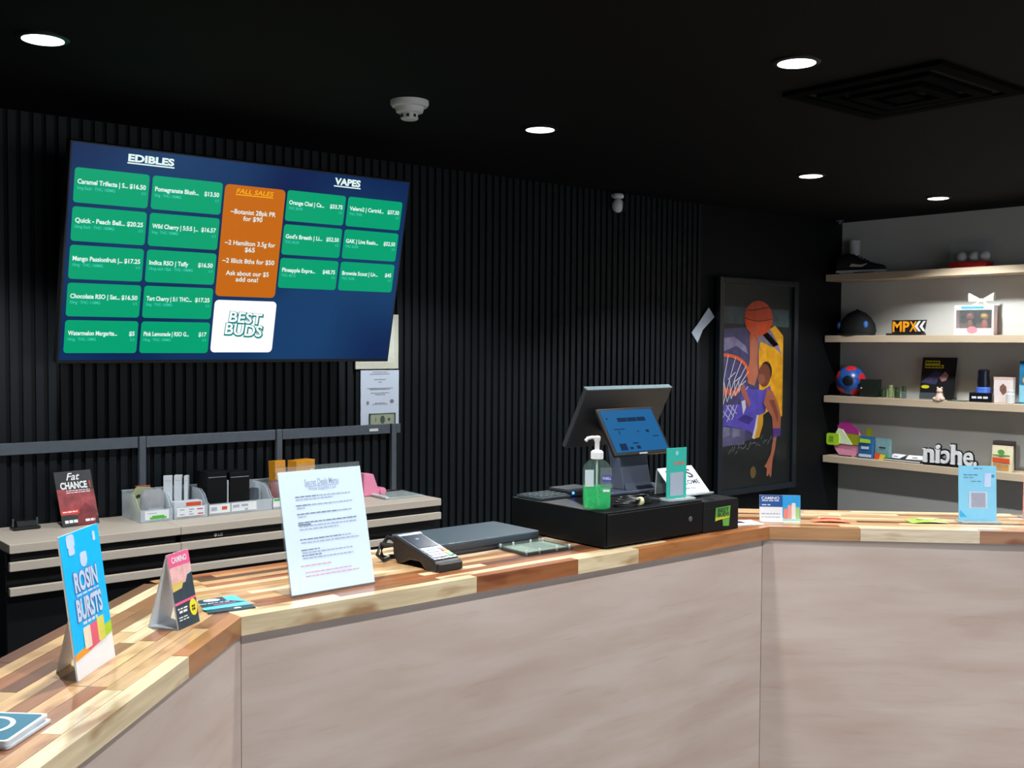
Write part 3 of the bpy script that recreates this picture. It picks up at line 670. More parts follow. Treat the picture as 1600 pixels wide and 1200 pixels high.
m = MB(); m.prism_y([(-.07, .05), (.02, .045), (.06, .07), (.01, .06), (-.05, .07)], -.046, -.043); m.build('side_stripe', mat('stripe_tan', (190, 170, 150), .5), t)
for k in range(4): MB().box(-.02+.022*k, -.012+.022*k, -.022, .022, .122-.012*k, .13-.012*k).build('lace', BLKP, t)
t = sh('ball_case', 'clear display case with white balls on a red base, on the top shelf', 'display case', 3.47, 0, 6.84)
MB().box(-.128, .128, -.05, .05, 0, .042).build('base', mat('case_red', (178, 36, 36), .4, var=.1), t, bevel=.003)
MB().box(-.118, .118, -.046, .046, .042, .178).build('cover', CLEAR, t)
for x in (-.055, .03, .10):
    MB().sphere((x-.005, 0, .078), .034, 18, 12).build('ball', WPLA, t, smooth=True)
# second shelf: cap, sign, boxed figures, bow
t = sh('baseball_cap', 'black cap with blue patches on the second shelf', 'cap', 4.30, 1, 6.84)
CAPB = mat('cap_black', (8, 8, 10), .8, var=.1)
MB().loft([[(x*a, y*b_, z) for x, y in ellipse(0, 0, 1, 1, 24)] for z, a, b_ in ((0, .135, .09), (.03, .145, .095), (.08, .135, .09), (.125, .105, .075), (.16, .065, .05), (.18, .02, .018))]).build('crown', CAPB, t, smooth=True)
MB().prism(ellipse(-.0, -.075, .11, .05, 24), .0, .012).build('brim', CAPB, t, bevel=.004)
MB().lathe([(.010, .178), (.012, .184), (.005, .189)], 12).build('button', CAPB, t)
BP = mat('patch_blue', (56, 110, 190), .5)
MB().sphere((.098, -.048, .075), .026, 16, 10, (.7, .9, 1.1)).build('patch', BP, t, smooth=True); MB().sphere((-.112, -.05, .07), .026, 16, 10, (.7, .9, 1.1)).build('patch', mat('patch_navy', (50, 80, 150), .5), t, smooth=True)
MB().sphere((.03, -.078, .04), .022, 16, 10, (1.1, .6, 1)).build('patch', mat('patch_red', (84, 22, 26), .5), t, smooth=True)
t = sh('letter_sign', 'orange and white block letter sign on the second shelf', 'sign', 3.886, 1, 6.80)
MB().box(-.145, .12, -.03, .03, 0, .014).build('base', BLKP, t, bevel=.002)
MB().prism_y([(-.115, .014), (.12, .014), (.135, .104), (-.115, .104)], -.004, .012).build('back_plate', BLKP, t)
m = MB(); add_text(m, 'MP', -.108, .026, .098, .125, 'L', -.0055, .03, extrude=.01); m.build('lettering', mat('sign_orange', (224, 146, 20), .45), t)
m = MB(); add_text(m, 'X', .018, .026, .098, .055, 'L', -.0055, .02, extrude=.01); m.build('lettering', mat('sign_orange', (224, 146, 20)), t)
for dx in (.055, .09): MB().prism_y([(dx+.03, .026), (dx+.045, .026), (dx+.022, .060), (dx+.045, .096), (dx+.03, .096), (dx+.0, .060)], -.008, -.004).build('chevron', WPLA, t)
t = sh('figure_box', 'white and pink window box with two toy figures on the second shelf', 'toy box', 3.43, 1, 6.82, -78)
PKL = mat('pale_pink', (224, 196, 196), .5, var=.04)
FW = .245
MB().box(-FW/2, FW/2, 0, .10, 0, .045).build('lower_panel', PKL, t); MB().box(-FW/2, FW/2, 0, .10, .165, .195).build('upper_panel', mat('pale_lilac', (216, 212, 222), .5), t)
MB().box(-FW/2, FW/2, .092, .10, .045, .165).build('back_panel', mat('box_brown', (92, 72, 60), .5, var=.3, scale=40), t)
for s in (-1, 1): MB().box(s*FW/2-(.012 if s > 0 else 0), s*FW/2+(0 if s > 0 else .012), 0, .10, .045, .165).build('side_panel', PKL, t)
MB().box(-FW/2+.012, FW/2-.012, .0015, .0025, .045, .165).build('window', CLEAR, t)
MB().flat([(-.08,.172),(.06,.172),(.06,.188),(-.08,.188)], -.0008).build('title_strip', mat('strip_blue', (60, 150, 190), .5), t)
MB().prism_y(ellipse(-.01, .035, .032, .022, 22), -.003, -.0).build('emblem', mat('emblem_pink', (214, 130, 140), .5), t)
for x, c1, c2 in ((-.035, (150, 60, 56), (120, 70, 50)), (.055, (200, 150, 60), (160, 80, 60))):
    MB().sphere((x, .05, .128), .028, 16, 10).build('figure_head', mat('fig_%d' % c1[0], c1, .5, var=.2), t, smooth=True)
    MB().lathe([(.02, .045), (.024, .07), (.014, .10)], 14, x, .05).build('figure_body', mat('figb_%d' % c2[0], c2, .5, var=.2), t, smooth=True)
t = sh('gift_bow', 'pale ribbon bow lying on top of the boxed figures', 'bow', 3.40, 1, 6.86, -90, None, .196)
BOWM = mat('bow_silver', (208, 204, 186), .35, var=.05)
for s in (-1, 1):
    MB().loft([[(s*(.0+.085*k/4), .01*math.cos(R(a))*(.4+k/4), .03+.012*k/4*2+(.008+.022*k/4)*math.sin(R(a))) for a in range(0, 360, 36)] for k in range(5)]).build('bow_loop', BOWM, t, smooth=True)
MB().sphere((0, 0, .03), .014).build('bow_knot', BOWM, t, smooth=True); MB().tube([(0,0,.03),(-.03,-.01,.012),(-.05,-.015,.002)], .005).build('bow_tail', BOWM, t); MB().tube([(0,0,.03),(.035,-.01,.012),(.05,-.015,.002)], .005).build('bow_tail', BOWM, t)
# third shelf
t = sh('football', 'blue and red football at the left end of the third shelf', 'ball', 4.345, 2, 6.84)
def ball_panels(root, r, cz):
    ph = (1+5**.5)/2
    bm = bmesh.new(); bmesh.ops.create_icosphere(bm, subdivisions=1, radius=1.0)
    ico = [v.co.normalized() for v in bm.verts]; bm.free()
    bm = bmesh.new(); bmesh.ops.create_icosphere(bm, subdivisions=5, radius=r); rot = Matrix.Rotation(R(22), 3, 'X') @ Matrix.Rotation(R(14), 3, 'Y')
    ico = [rot @ v for v in ico]
    a = []; b = []; c = []
    vs = [v.co.copy() for v in bm.verts]; A_ = MB(); B_ = MB(); C_ = MB()
    for f in bm.faces:
        n = f.calc_center_median().normalized()
        d = sorted(((n.angle(p), i) for i, p in enumerate(ico)))
        tgt = (A_ if d[0][1] % 3 else C_) if d[0][0] < R(20.5) else B_
        tgt.add([(v.co.x, v.co.y, v.co.z+cz) for v in f.verts], [(0, 1, 2)])
    bm.free()
    A_.build('red_panels', mat('ball_red', (206, 36, 44), .35), root, smooth=True); B_.build('blue_panels', mat('ball_blue', (40, 84, 160), .3, var=.25, scale=20), root, smooth=True); C_.build('black_panels', mat('ball_black', (16, 18, 26), .35), root, smooth=True)
ball_panels(t, .108, .108)
t = sh('dark_green_box', 'dark green box beside the football on the third shelf', 'box', 4.162, 2, 6.80, -84)
MB().box(-.062, .066, -.03, .04, 0, .125).build('carton', mat('dark_green', (20, 34, 28), .35, var=.15), t, bevel=.002); MB().box(-.0625, .0665, -.031, .041, .092, .094).build('lid_line', BLKP, t); MB().flat([(-.06,.06),(-.045,.06),(-.045,.066),(-.06,.066)], -.0306).build('print', WPLA, t)
GG = mat('green_glass', (46, 66, 36), .2, var=.2); GGL = mat('pale_green_glass', (130, 150, 96), .25, var=.2)
for y, h, r, mm, lb in ((4.075, .066, .022, GG, 'small dark green jar next to the green box'), (4.02, .088, .019, GGL, 'pale green slim jar in the row on the third shelf'), (3.97, .076, .020, GG, 'dark green jar right of the pale jar'), (3.92, .084, .017, GG, 'last green jar before the black display board')):
    t = sh('green_jar', lb, 'jar', y, 2, 6.83, -90, 'green jars on the third shelf')
    MB().lathe([(r*.85, 0), (r, .006), (r, h*.62), (r*.7, h*.76), (r*.7, h*.8)], 18).build('jar_body', mm, t, smooth=True); MB().lathe([(r*.78, h*.8), (r*.78, h*.97), (r*.6, h)], 18).build('jar_lid', mm, t, smooth=True)
t = sh('display_board', 'black display board with yellow lettering leaning on the third shelf', 'display board', 3.707, 2, 6.87)
o = MB().box(-.122, .122, 0, .008, 0, .285).build('board', mat('board_black', (26, 27, 30), .35, var=.25, scale=12), t, (0, 0, .002), (R(-8), 0, 0))
m = MB(); m.flat([(-.10,.235),(.005,.235),(.005,.262),(-.10,.262)], -.0006); m.flat([(-.10,.212),(.035,.212),(.035,.234),(-.10,.234)], -.0006); m.flat(ellipse(-.085, .082, .03, .012, 16), -.0006); m.build('yellow_print', mat('board_yellow', (206, 200, 30), .5, var=.05), o)
m = MB(); words(m, -.095, .0, .243, .012, -.0012, (.012, .03)); words(m, -.095, .03, .218, .010, -.0012, (.012, .03)); m.build('lettering', BLKP, o)
MB().flat([(.01,.15),(.05,.19),(.075,.165),(.06,.13),(.03,.12)], -.0006).build('picture', mat('board_pink', (168, 120, 116), .5, var=.3), o); MB().flat([(-.12,.11),(-.02,.20),(.02,.18),(-.01,.10)], -.0005).build('picture', mat('board_blue', (56, 52, 84), .5, var=.4), o)
t = sh('clear_tray', 'shallow clear tray in front of the black display board', 'tray', 3.76, 2, 6.775)
for (a, b, c, d, z0, z1) in ((-.14, .14, -.04, .04, 0, .004), (-.14, .14, -.04, -.037, .004, .05), (-.14, -.137, -.04, .04, .004, .05), (.137, .14, -.04, .04, .004, .05)): MB().box(a, b, c, d, z0, z1).build('tray_wall', CLEAR, t)
t = sh('pale_figurine', 'tiny pale seated figurine at the right of the black board', 'figurine', 3.615, 2, 6.745)
FIG = mat('figurine_cream', (216, 184, 166), .5, var=.08)
MB().loft([[(x*a, y*b_, z) for x, y in ellipse(0, 0, 1, 1, 16)] for z, a, b_ in ((0, .034, .028), (.015, .036, .03), (.035, .022, .02), (.05, .018, .016))]).build('torso', FIG, t, smooth=True)
MB().sphere((0, 0, .064), .02).build('head', FIG, t, smooth=True)
for s in (-1, 1): MB().sphere((s*.026, -.016, .012), .013).build('foot', FIG, t, smooth=True); MB().sphere((s*.014, 0, .084), .007).build('ear', FIG, t, smooth=True)
t = sh('green_card', 'flat dark green card lying between figurine and black device', 'card', 3.50, 2, 6.77, -96)
MB().box(-.06, .06, -.03, .03, 0, .006).build('card', mat('card_green', (64, 84, 66), .4, var=.2), t); MB().box(-.03, .01, -.02, .0, .006, .0065).build('print', WPLA, t)
t = sh('black_vaporizer', 'black tower device with a glowing blue ring on the third shelf', 'device', 3.35, 2, 6.81, -84)
MB().box(-.073, .073, -.05, .05, 0, .062).build('base_box', mat('device_black', (14, 17, 28), .25), t, bevel=.004)
m = MB(); words(m, -.055, .05, .024, .014, -.0508, (.012, .03), .008); m.build('print', WPLA, t)
MB().lathe([(.044, .062), (.044, .092), (.036, .098)], 24).build('ring', mat('ring_blue', (70, 104, 190), .2, var=.2, emit=.25), t, smooth=True)
MB().loft([[(x*a, y*a, z) for x, y in ellipse(0, 0, 1, 1, 20)] for z, a in ((.096, .036), (.13, .038), (.18, .034), (.205, .036), (.214, .022))]).build('tower', mat('device_black', (14, 17, 28)), t, smooth=True)
t = sh('white_box', 'white box with a brown cone picture on the third shelf', 'box', 3.217, 2, 6.80, -86)
MB().box(-.06, .06, 0, .05, 0, .166).build('carton', mat('white_pink_card', (220, 208, 204), .5, var=.02), t, bevel=.002); MB().flat([(-.022,.08),(.0,.05),(.022,.07),(.02,.105),(.0,.125),(-.02,.105)], -.0006).build('picture', mat('cone_brown', (120, 84, 72), .5, var=.3, scale=80), t); MB().box(-.0605, .0605, -.0005, .0505, .148, .166).build('lid', mat('lid_rose', (206, 176, 166), .5), t)
t = sh('white_bottle', 'small white bottle in front of the white cone box', 'bottle', 3.15, 2, 6.76)
MB().lathe([(.022, 0), (.026, .004), (.026, .06), (.018, .066)], 20).build('bottle_body', WPLA, t, smooth=True); MB().lathe([(.02, .066), (.02, .084), (.017, .087)], 20).build('cap', WPLA, t, smooth=True)
t = sh('blue_packet', 'blue printed packet at the right edge of the third shelf', 'packet', 3.055, 2, 6.82)
o = MB().box(-.07, .07, 0, .03, 0, .27).build('packet_body', mat('packet_blue', (36, 110, 150), .4, var=.2, scale=10), t, bevel=.002); MB().flat(ellipse(-.02, .15, .03, .025, 16), -.0007).build('picture', mat('packet_orange', (220, 150, 60), .5), o); MB().flat([(-.068,.01),(.068,.01),(.068,.10),(-.068,.12)], -.0006).build('picture', mat('packet_sky', (130, 190, 210), .5), o)
# lowest shelf
t = sh('shaped_sign', 'round pink cut-out sign with a lime tag on the lowest shelf', 'sign', 4.345, 3, 6.80)
MB().prism_y([(x, max(z, 0)) for x, z in ellipse(.01, .105, .115, .118, 32)], -.004, .004).build('disc', mat('sign_pink', (232, 150, 180), .4, var=.06), t)
MB().prism_y([(-.07, .215), (.0, .262), (.10, .20), (.105, .165), (-.03, .165)], -.012, -.004).build('top_plate', mat('sign_magenta', (170, 50, 130), .4), t)
MB().prism_y([(.0, .09), (.11, .085), (.115, .16), (.0, .165)], -.014, -.006).build('olive_plate', mat('sign_olive', (150, 156, 30), .4), t)
MB().prism_y([(-.10, .09), (.06, .085), (-.02, .19), (-.06, .2)], -.018, -.012).build('pale_plate', mat('sign_pale', (226, 240, 200), .4), t)
m = MB().prism_y(rrect(-.15, -.045, .075, .16, .018), -.026, -.018); m.build('lime_tag', mat('sign_lime', (176, 220, 50), .4), t); MB().prism_y(rrect(-.125, -.09, .095, .14, .006), -.028, -.026).build('tag_print', mat('sign_green', (120, 170, 40), .4), t)
MB().box(-.05, .05, -.02, .03, 0, .006).build('foot', BLKP, t)
def pouch(label, y, w_, h_, m0, x=6.80, prints=(), rz=-90, cat='pouch'):
    t = sh('standing_pouch', label, cat, y, 3, x, rz)
    b = MB().loft([[(xx*w_/2*a, yy*d_, z) for xx, yy in rrect(-1, 1, -1, 1, .35)] for z, a, d_ in ((0, .94, .02), (.02, 1., .022), (h_*.5, .98, .016), (h_*.85, 1., .006), (h_, 1., .0025))]).build('bag', m0, t, smooth=True)
    MB().box(-w_/2, w_/2, -.0035, .0035, h_-.014, h_-.002).build('top_seal', m0, t)
    for poly, mm in prints: MB().flat(poly, -.0235).build('print', mm, t)
    return t
PB = mat('pouch_blue', (44, 96, 150), .35, var=.15)
t = pouch('blue pouch with a lime logo next to the pink cut-out sign', 4.174, .12, .155, PB, 6.79, [([(-.045,.11),(.045,.11),(.04,.135),(-.04,.14)], mat('sign_lime', (176, 220, 50))), ([(-.05,.01),(.05,.01),(.05,.03),(-.05,.03)], mat('pouch_pale', (190, 206, 220), .5)), ([(-.03,.065),(.03,.065),(.03,.085),(-.03,.085)], mat('pouch_pale', (190, 206, 220)))])
t = sh('lime_lighter', 'lime green lighter standing behind the blue pouch', 'lighter', 4.20, 3, 6.86)
MB().box(-.02, .02, -.008, .008, 0, .18).build('body', mat('lighter_lime', (186, 206, 30), .4), t, bevel=.003); MB().box(-.018, .018, -.007, .007, .18, .205).build('cap', mat('lighter_lime', (186, 206, 30)), t)
pouch('teal pouch with a rainbow bottom beside the blue pouch', 4.05, .122, .15, mat('pouch_teal', (110, 146, 150), .4, var=.12), 6.80, [([(-.055,.0),(-.02,.0),(-.01,.04),(-.055,.05)], LORG), ([(-.02,.0),(.02,.0),(.03,.035),(-.01,.04)], mat('pouch_yellow', (220, 190, 60), .5)), ([(.02,.0),(.055,.0),(.055,.03),(.03,.035)], LGRN), ([(-.02,.08),(.03,.08),(.03,.09),(-.02,.09)], INK)])
t = sh('dark_folder', 'flat dark folder lying left of the white word sign', 'folder', 3.87, 3, 6.855, -93)
MB().box(-.15, .13, -.10, .08, 0, .018).build('cover', mat('folder_dark', (58, 60, 62), .4, var=.1), t, bevel=.002); MB().box(-.148, .128, -.1005, .078, .005, .012).build('pages', WPLA, t)
for y, x, rz, lb in ((3.975, 6.80, -104, 'white folded leaflet on the left of the dark folder'), (3.82, 6.80, -76, 'white folded leaflet nearest the white word sign')):
    t = sh('leaflet', lb, 'leaflet', y, 3, x, rz, 'white leaflets on the lowest shelf', .0185)
    o = MB().box(-.055, .055, -.0, .075, 0, .002).build('sheet', WHITE, t, (0, 0, .0005), (R(16), 0, 0)); MB().box(-.018, .018, .02, .035, .002, .0024).build('print', INK, o)
t = sh('word_sign', 'cut-out word sign of white letters edged in black on the lowest shelf', 'sign', 3.55, 3, 6.76)
m = MB(); m2 = MB()
BACK = mat('sign_backing', (30, 34, 36), .4)
for ch, x, wd, mir in (('n', -.170, .074, 0), ('i', -.084, .028, 0), ('c', -.046, .060, 1), ('h', .024, .074, 0), ('e', .108, .064, 0), ('.', .178, .016, 0)):
    add_text(m, ch, x, .022, .176, wd, 'L', -.010, .016 if ch in 'ec' else .03, extrude=.05, mirror=bool(mir))
    add_text(m2, ch, x-.010, .022-.001, .176, wd+.020, 'L', -.002, .085, extrude=.02, mirror=bool(mir))
# slab serifs
for x in (-.180, -.128, -.092, .014, .064): m.box(x+.003, x+.036, -.014, -.006, .020, .030)
for x in (-.182, -.094, .012): m.box(x+.002, x+.020, -.014, -.006, (.100 if x < 0 else .137), (.109 if x < 0 else .146))
m2.box(-.18, .185, -.004, .004, .004, .034)
m.build('lettering', mat('letter_white', (222, 222, 222), .4), t); m2.build('backing', BACK, t); MB().box(-.17, .17, -.02, .03, 0, .006).build('base', BLKP, t)
pouch('cream and orange snack pouch standing near the right end of the lowest shelf', 3.195, .135, .165, mat('pouch_cream', (214, 204, 170), .45, var=.06), 6.77, [([(-.055,.06),(.055,.055),(.055,.085),(-.055,.09)], LORG), ([(-.05,.01),(.05,.01),(.05,.045),(-.05,.05)], mat('pouch_tan', (190, 140, 80), .5, var=.2)), (ellipse(0, .125, .022, .016, 16), mat('leaf_mid', (90, 150, 70), .5)), ([(-.055,.1),(.055,.1),(.055,.108),(-.055,.108)], mat('leaf_mid', (90, 150, 70)))])
t = sh('purple_box', 'dull purple box behind the cream pouch', 'box', 3.23, 3, 6.88)
MB().box(-.075, .05, -.02, .04, 0, .185).build('carton', mat('dull_purple', (96, 80, 84), .5, var=.06), t, bevel=.002); MB().box(-.0755, .0505, -.0205, .0405, .16, .163).build('lid_line', BLKP, t)

# ------------------------------------------------------------------ things on the counter
ZT = ZC+.0006
def tent(name, label, loc, rz, wd, h, s_front, s_back, m0, easel=False):
    t = thing(name, label, 'tent card', loc, rz)
    th = .003; a = math.atan2(s_front, h); Ln = math.hypot(s_front, h)
    fr = MB().box(-wd/2, wd/2, 0, th, 0, Ln).build('front_face', m0, t, (0, 0, 0), (-a, 0, 0))
    d = s_back-s_front; b = math.atan2(d, h)
    if easel:
        za = h*.62; ya = s_front*.62
        MB().prism_x([(ya+.003, za), (ya+.006, za), (s_back, 0), (s_back-th, 0)], -wd*.17, wd*.17).build('easel_leg', m0, t)
        return t, fr, Ln
    MB().box(-wd/2+.001, wd/2-.001, .003, s_back-.003, 0, .0015).build('base_fold', m0, t)
    MB().prism_x([(s_front, h-.004), (s_front+th, h-.002), (s_back, 0), (s_back-th, 0)], -wd/2+.0005, wd/2-.0005).build('back_face', m0, t)
    return t, fr, Ln
t, fr, Ln = tent('tent_card', 'tall sky-blue easel card with a white foot on the left run of the counter', (.6125, 1.81, ZT), 47, .142, .234, .031, .060, WGLO, True)
SKY = mat('card_sky_blue', (0, 182, 248), .5, var=.02, spec=.3)
MB().flat([(-.071,.036),(.071,.050),(.071,Ln),(-.071,Ln)], -.0005).build('blue_field', SKY, fr)
MB().flat([(-.071,.032),(-.02,.036),(-.02,.048),(-.071,.042)], -.0008).build('stripe', mat('card_orange', (240, 150, 40), .45), fr); MB().flat([(-.02,.036),(.03,.042),(.03,.056),(-.02,.048)], -.0008).build('stripe', mat('card_pink', (226, 92, 116), .45), fr); MB().flat([(.03,.042),(.071,.046),(.071,.066),(.03,.062)], -.0008).build('stripe', mat('card_lime', (170, 206, 40), .45), fr)
LB = mat('card_pale_lilac', (196, 212, 236), .45)
m = MB(); add_text(m, 'ROSIN', 0, .139, .044, .088, 'C', -.0012, .075); add_text(m, 'BURSTS', .0, .092, .048, .096, 'C', -.0012, .075); m.build('lettering', mat('card_slate_blue', (92, 128, 190), .45), fr)
m = MB(); add_text(m, 'ROSIN', 0, .139, .044, .084, 'C', -.0018, .035); add_text(m, 'BURSTS', 0, .092, .048, .092, 'C', -.0018, .035); m.build('lettering', LB, fr)
m = MB(); words(m, -.04, .04, .131, .003, -.0020); words(m, -.03, .028, .082, .005, -.0012); words(m, -.03, .0, .072, .003, -.0012); m.flat(rrect(-.050, -.022, .212, Ln-.002, .006), -.0012); m.flat(rrect(-.047, -.025, .200, .213, .005), -.0013); m.flat(ellipse(.002, .186, .013, .012, 18), -.0012); m.flat(rrect(-.010, .014, .184, .199, .004), -.0013); m.flat(rrect(.044, .054, .210, .226, .003), -.0012); m.build('emblem', LB, fr)
for x, c in ((-.034, (224, 214, 190)), (-.008, (226, 92, 116)), (.018, (214, 206, 90))): MB().flat(rrect(x, x+.026, .042, .078 if x < .0 else .082, .003), -.0014).build('packet_picture', mat('pk_%d_%d' % c[:2], c, .45, var=.1), fr)
t, fr, Ln = tent('tent_card', 'pink and dark tent card with a yellow badge near the left bend of the counter', (.845, 1.977, ZT), 34, .071, .142, .026, .068, mat('card_grey_white', (206, 210, 216), .5, var=.02))
MB().flat([(-.0355,.0),(.0355,.0),(.0355,.10),(.01,.095),(-.005,.075),(-.0355,.072)], -.0005).build('dark_field', mat('card_petrol', (44, 62, 72), .45, var=.2, scale=60), fr)
MB().flat([(-.0355,.118),(.0355,.118),(.0355,Ln),(-.0355,Ln)], -.0006).build('pink_field', mat('card_hot_pink', (232, 96, 140), .45), fr); MB().flat([(-.0355,.084),(.01,.084),(.02,.100),(.0355,.104),(.0355,.118),(-.0355,.118)], -.0006).build('sky_picture', mat('card_salmon', (228, 176, 172), .45, var=.2, scale=60), fr); MB().flat([(-.0355,.072),(-.005,.075),(.004,.088),(-.0355,.088)], -.0007).build('sky_picture', mat('card_gold', (216, 186, 100), .45, var=.1), fr)
MB().flat([(-.0355,.045),(.0355,.048),(.0355,.053),(-.0355,.050)], -.0008).build('stripe', mat('card_hot_pink', (232, 96, 140)), fr)
MB().flat(ellipse(.022, .032, .0125, .0165, 22), -.001).build('badge', mat('badge_yellow', (232, 214, 40), .45), fr)
m = MB(); add_text(m, 'CAMINO', 0, .126, .016, .05, 'C', -.0012, .02); words(m, -.03, .002, .036, .0028, -.0012); words(m, -.026, .0, .029, .0045, -.0012); words(m, -.03, .002, .02, .002, -.0012); words(m, -.03, .002, .015, .002, -.0012); m.build('lettering', WGLO, fr)
m = MB(); words(m, .016, .028, .032, .004, -.0014, (.004, .006), .001); words(m, .016, .028, .026, .004, -.0014, (.004, .006), .001); m.build('lettering', INK, fr)
t = thing('brochure', 'teal and blue glossy brochure lying flat beside the pink tent card', 'brochure', (.965, 2.085, ZT), -6)
MB().prism([(-.05, -.055), (.05, -.055), (.048, .07), (-.035, .06)], 0, .0025).build('sheet', mat('brochure_petrol', (36, 70, 84), .25, var=.15, scale=40), t)
MB().flat_h([(-.05,-.03),(.05,-.03),(.05,.0),(-.048,-.01)], .0029).build('stripe', mat('brochure_sky', (96, 196, 224), .3, var=.08), t); MB().flat_h([(.018,.03),(.049,.0),(.048,.068),(.02,.066)], .0029).build('stripe', mat('brochure_sky', (96, 196, 224)), t)
MB().flat_h([(-.02,-.005),(.03,.0),(.03,.012),(-.02,.01)], .0032).build('picture', mat('brochure_rose', (130, 90, 130), .3, var=.3), t); m = MB(); m.flat_h(ellipse(-.01, .045, .018, .012, 20), .0032); m.flat_h(ellipse(.015, -.045, .008, .005, 14), .0032); words(m, -.045, .02, .018, .004, .0032, horiz=True); m.build('print', WGLO, t)
for k, (dz, dx, rz, rgb, lb) in enumerate(((0, .004, 44, (150, 150, 180), 'lower lilac card of the stack at the bottom left corner'), (.004, -.002, 47, (214, 220, 226), 'middle white card of the stack at the bottom left corner'), (.008, 0, 46, (0, 100, 126), 'top teal card with a white ring at the bottom left corner'))):
    t = thing('coaster_card', lb, 'card', (.39+dx, 1.602, ZT+dz), rz, 'cards stacked at the left edge')
    o = MB().prism(rrect(-.055, .055, -.06, .055, .006), 0, .0036).build('card', mat('coaster_edge', (206, 214, 222), .45), t)
    if k == 2:
        MB().flat_h(rrect(-.050, .050, -.055, .050, .006), .0039).build('teal_face', mat('coaster_teal', rgb, .5, spec=.25), t)
        m = MB(); ro = ellipse(.0, 0, .036, .036, 40); ri = ellipse(0, 0, .029, .029, 40)
        for i in range(40): j = (i+1) % 40; m.flat_h([ro[i], ro[j], ri[j], ri[i]], .0042)
        m.build('ring_print', WGLO, t)
    else: MB().flat_h(rrect(-.050, .050, -.055, .050, .006), .0038).build('card_face', mat('coaster_%d' % k, rgb, .4), t)

# slanted acrylic sign with a printed page
t = thing('acrylic_sign', 'slanted clear acrylic holder with a printed white deals page', 'sign', (1.215, 2.060, ZT), 2)
LN = R(-13.2)
ac = MB().box(-.109, .109, -.0015, .0025, .0, .283).build('acrylic_panel', CLEAR, t, (0, 0, 0), (LN, 0, 0))
MB().box(-.109, .109, .0, .075, 0, .003).build('acrylic_foot', CLEAR, t)
pg = MB().box(-.1075, .1075, -.0045, -.0018, .004, .272).build('page', mat('bright_paper', (204, 220, 242), .4, var=.01, coat=.3), ac)
m = MB(); rng = random.Random(11); Y = -.0052
m2 = MB(); m3 = MB()
add_text(m2, 'Secret Deals Menu', 0, .238, .020, .088, 'C', Y, .006); m2.flat([(-.044,.235),(.044,.235),(.044,.2362),(-.044,.2362)], Y)
add_text(m2, 'While Supplies Last', 0, .227, .011, .072, 'C', Y, .0)
for z, bold, x1 in ((.213, .4, .075), (.194, .25, .075), (.175, .75, .07), (.156, 1, .08), (.119, .8, .06), (.096, 1, -.025), (.084, 1, -.022)):
    xm = -.072+(x1+.072)*min(bold, 1)
    words(m, -.072, xm, z, .0024, Y, (.006, .016), .0018, rng=rng)
    if bold < 1: words(m2, xm+.002, x1, z, .0022, Y, (.005, .014), .002, rng=rng)
for z, x1 in ((.207, .025), (.188, -.05), (.169, -.05), (.148, .08), (.141, .03), (.112, .08), (.090, .06), (.078, .06)): words(m2, -.07, x1, z, .0022, Y, (.005, .014), .002, rng=rng)
m.flat([(-.072,.151),(-.04,.151),(-.04,.154),(-.072,.154)], Y)
for z, x0, x1 in ((.062, -.078, .0), (.047, -.068, .05), (.039, -.068, .07)): words(m3, x0, x1, z, .0020, Y, (.005, .014), .002, rng=rng)
tt = ac
m.build('bold_print', mat('soft_ink', (112, 120, 134), .6), ac); m2.build('fine_print', mat('faint_ink', (146, 156, 172), .6), ac); m3.build('red_print', mat('faint_red', (214, 140, 164), .6), ac)

# card terminal
t = thing('card_terminal', 'black card payment terminal with a lit screen in front of the laptop', 'card terminal', (1.541, 2.072, ZT), 3)
TB = mat('terminal_black', (34, 32, 31), .4, var=.08)
MB().prism_x([(0, 0), (.0, .020), (.006, .026), (.165, .068), (.172, .064), (.170, .022), (.155, .0), (.140, .0), (.10, .016), (.06, .016), (.04, .0)], -.041, .041).build('shell', TB, t, bevel=.005)
sa = math.atan2(.042, .159)
MB().box(-.037, .037, -.010, -.0, .001, .020).build('card_slot_block', BLKP, t, bevel=.002)
tf = MB().box(-.036, .036, .0, .155, 0, .0016).build('face_plate', mat('terminal_face', (60, 64, 72), .3), t, (0, .010, .0275), (sa, 0, 0))
MB().box(-.036, .036, .144, .155, .0016, .0026).build('silver_band', mat('silver_band', (176, 180, 186), .3, metal=.4), tf)
MB().box(-.031, .031, .070, .141, .0016, .0024).build('display', screen_mat('terminal_screen', (12, 44, 74), 1.0), tf)
MB().flat_h(ellipse(.0, .118, .006, .004, 12), .0027).build('display_icon', screen_mat('terminal_icon', (130, 190, 220), 1.), tf)
KEY = mat('key_white', (196, 204, 226), .4, var=.02)
km = MB().box(-.0072, .0072, -.0052, .0052, 0, .0018).mesh('key'); km.materials.append(KEY)
for r in range(4):
    for c in range(3):
        put('key', km, None, tf, (-.024+.0165*c, .015+.0142*r, .0016))
for r, (nm, rgb) in enumerate((('key_green', (30, 190, 90)), ('key_yellow', (232, 206, 50)), ('key_red', (214, 52, 44)), ('key_white2', (196, 204, 226)))):
    MB().box(-.0065, .0065, -.0058, .0058, 0, .002).build('key', mat(nm, rgb, .4), tf, (.0265, .015+.0142*r, .0016))
MB().tube([(-.02, .168, .05), (-.035, .20, .058), (-.05, .205, .035), (-.055, .20, .014), (-.04, .20, .005), (-.02, .215, .005), (.0, .19, .006)], .006, 8).build('cable', BLKP, t, smooth=True)
MB().tube([(-.03, .168, .04), (-.06, .195, .045), (-.075, .19, .02), (-.06, .185, .006), (-.03, .20, .006)], .005, 8).build('cable', BLKP, t, smooth=True)

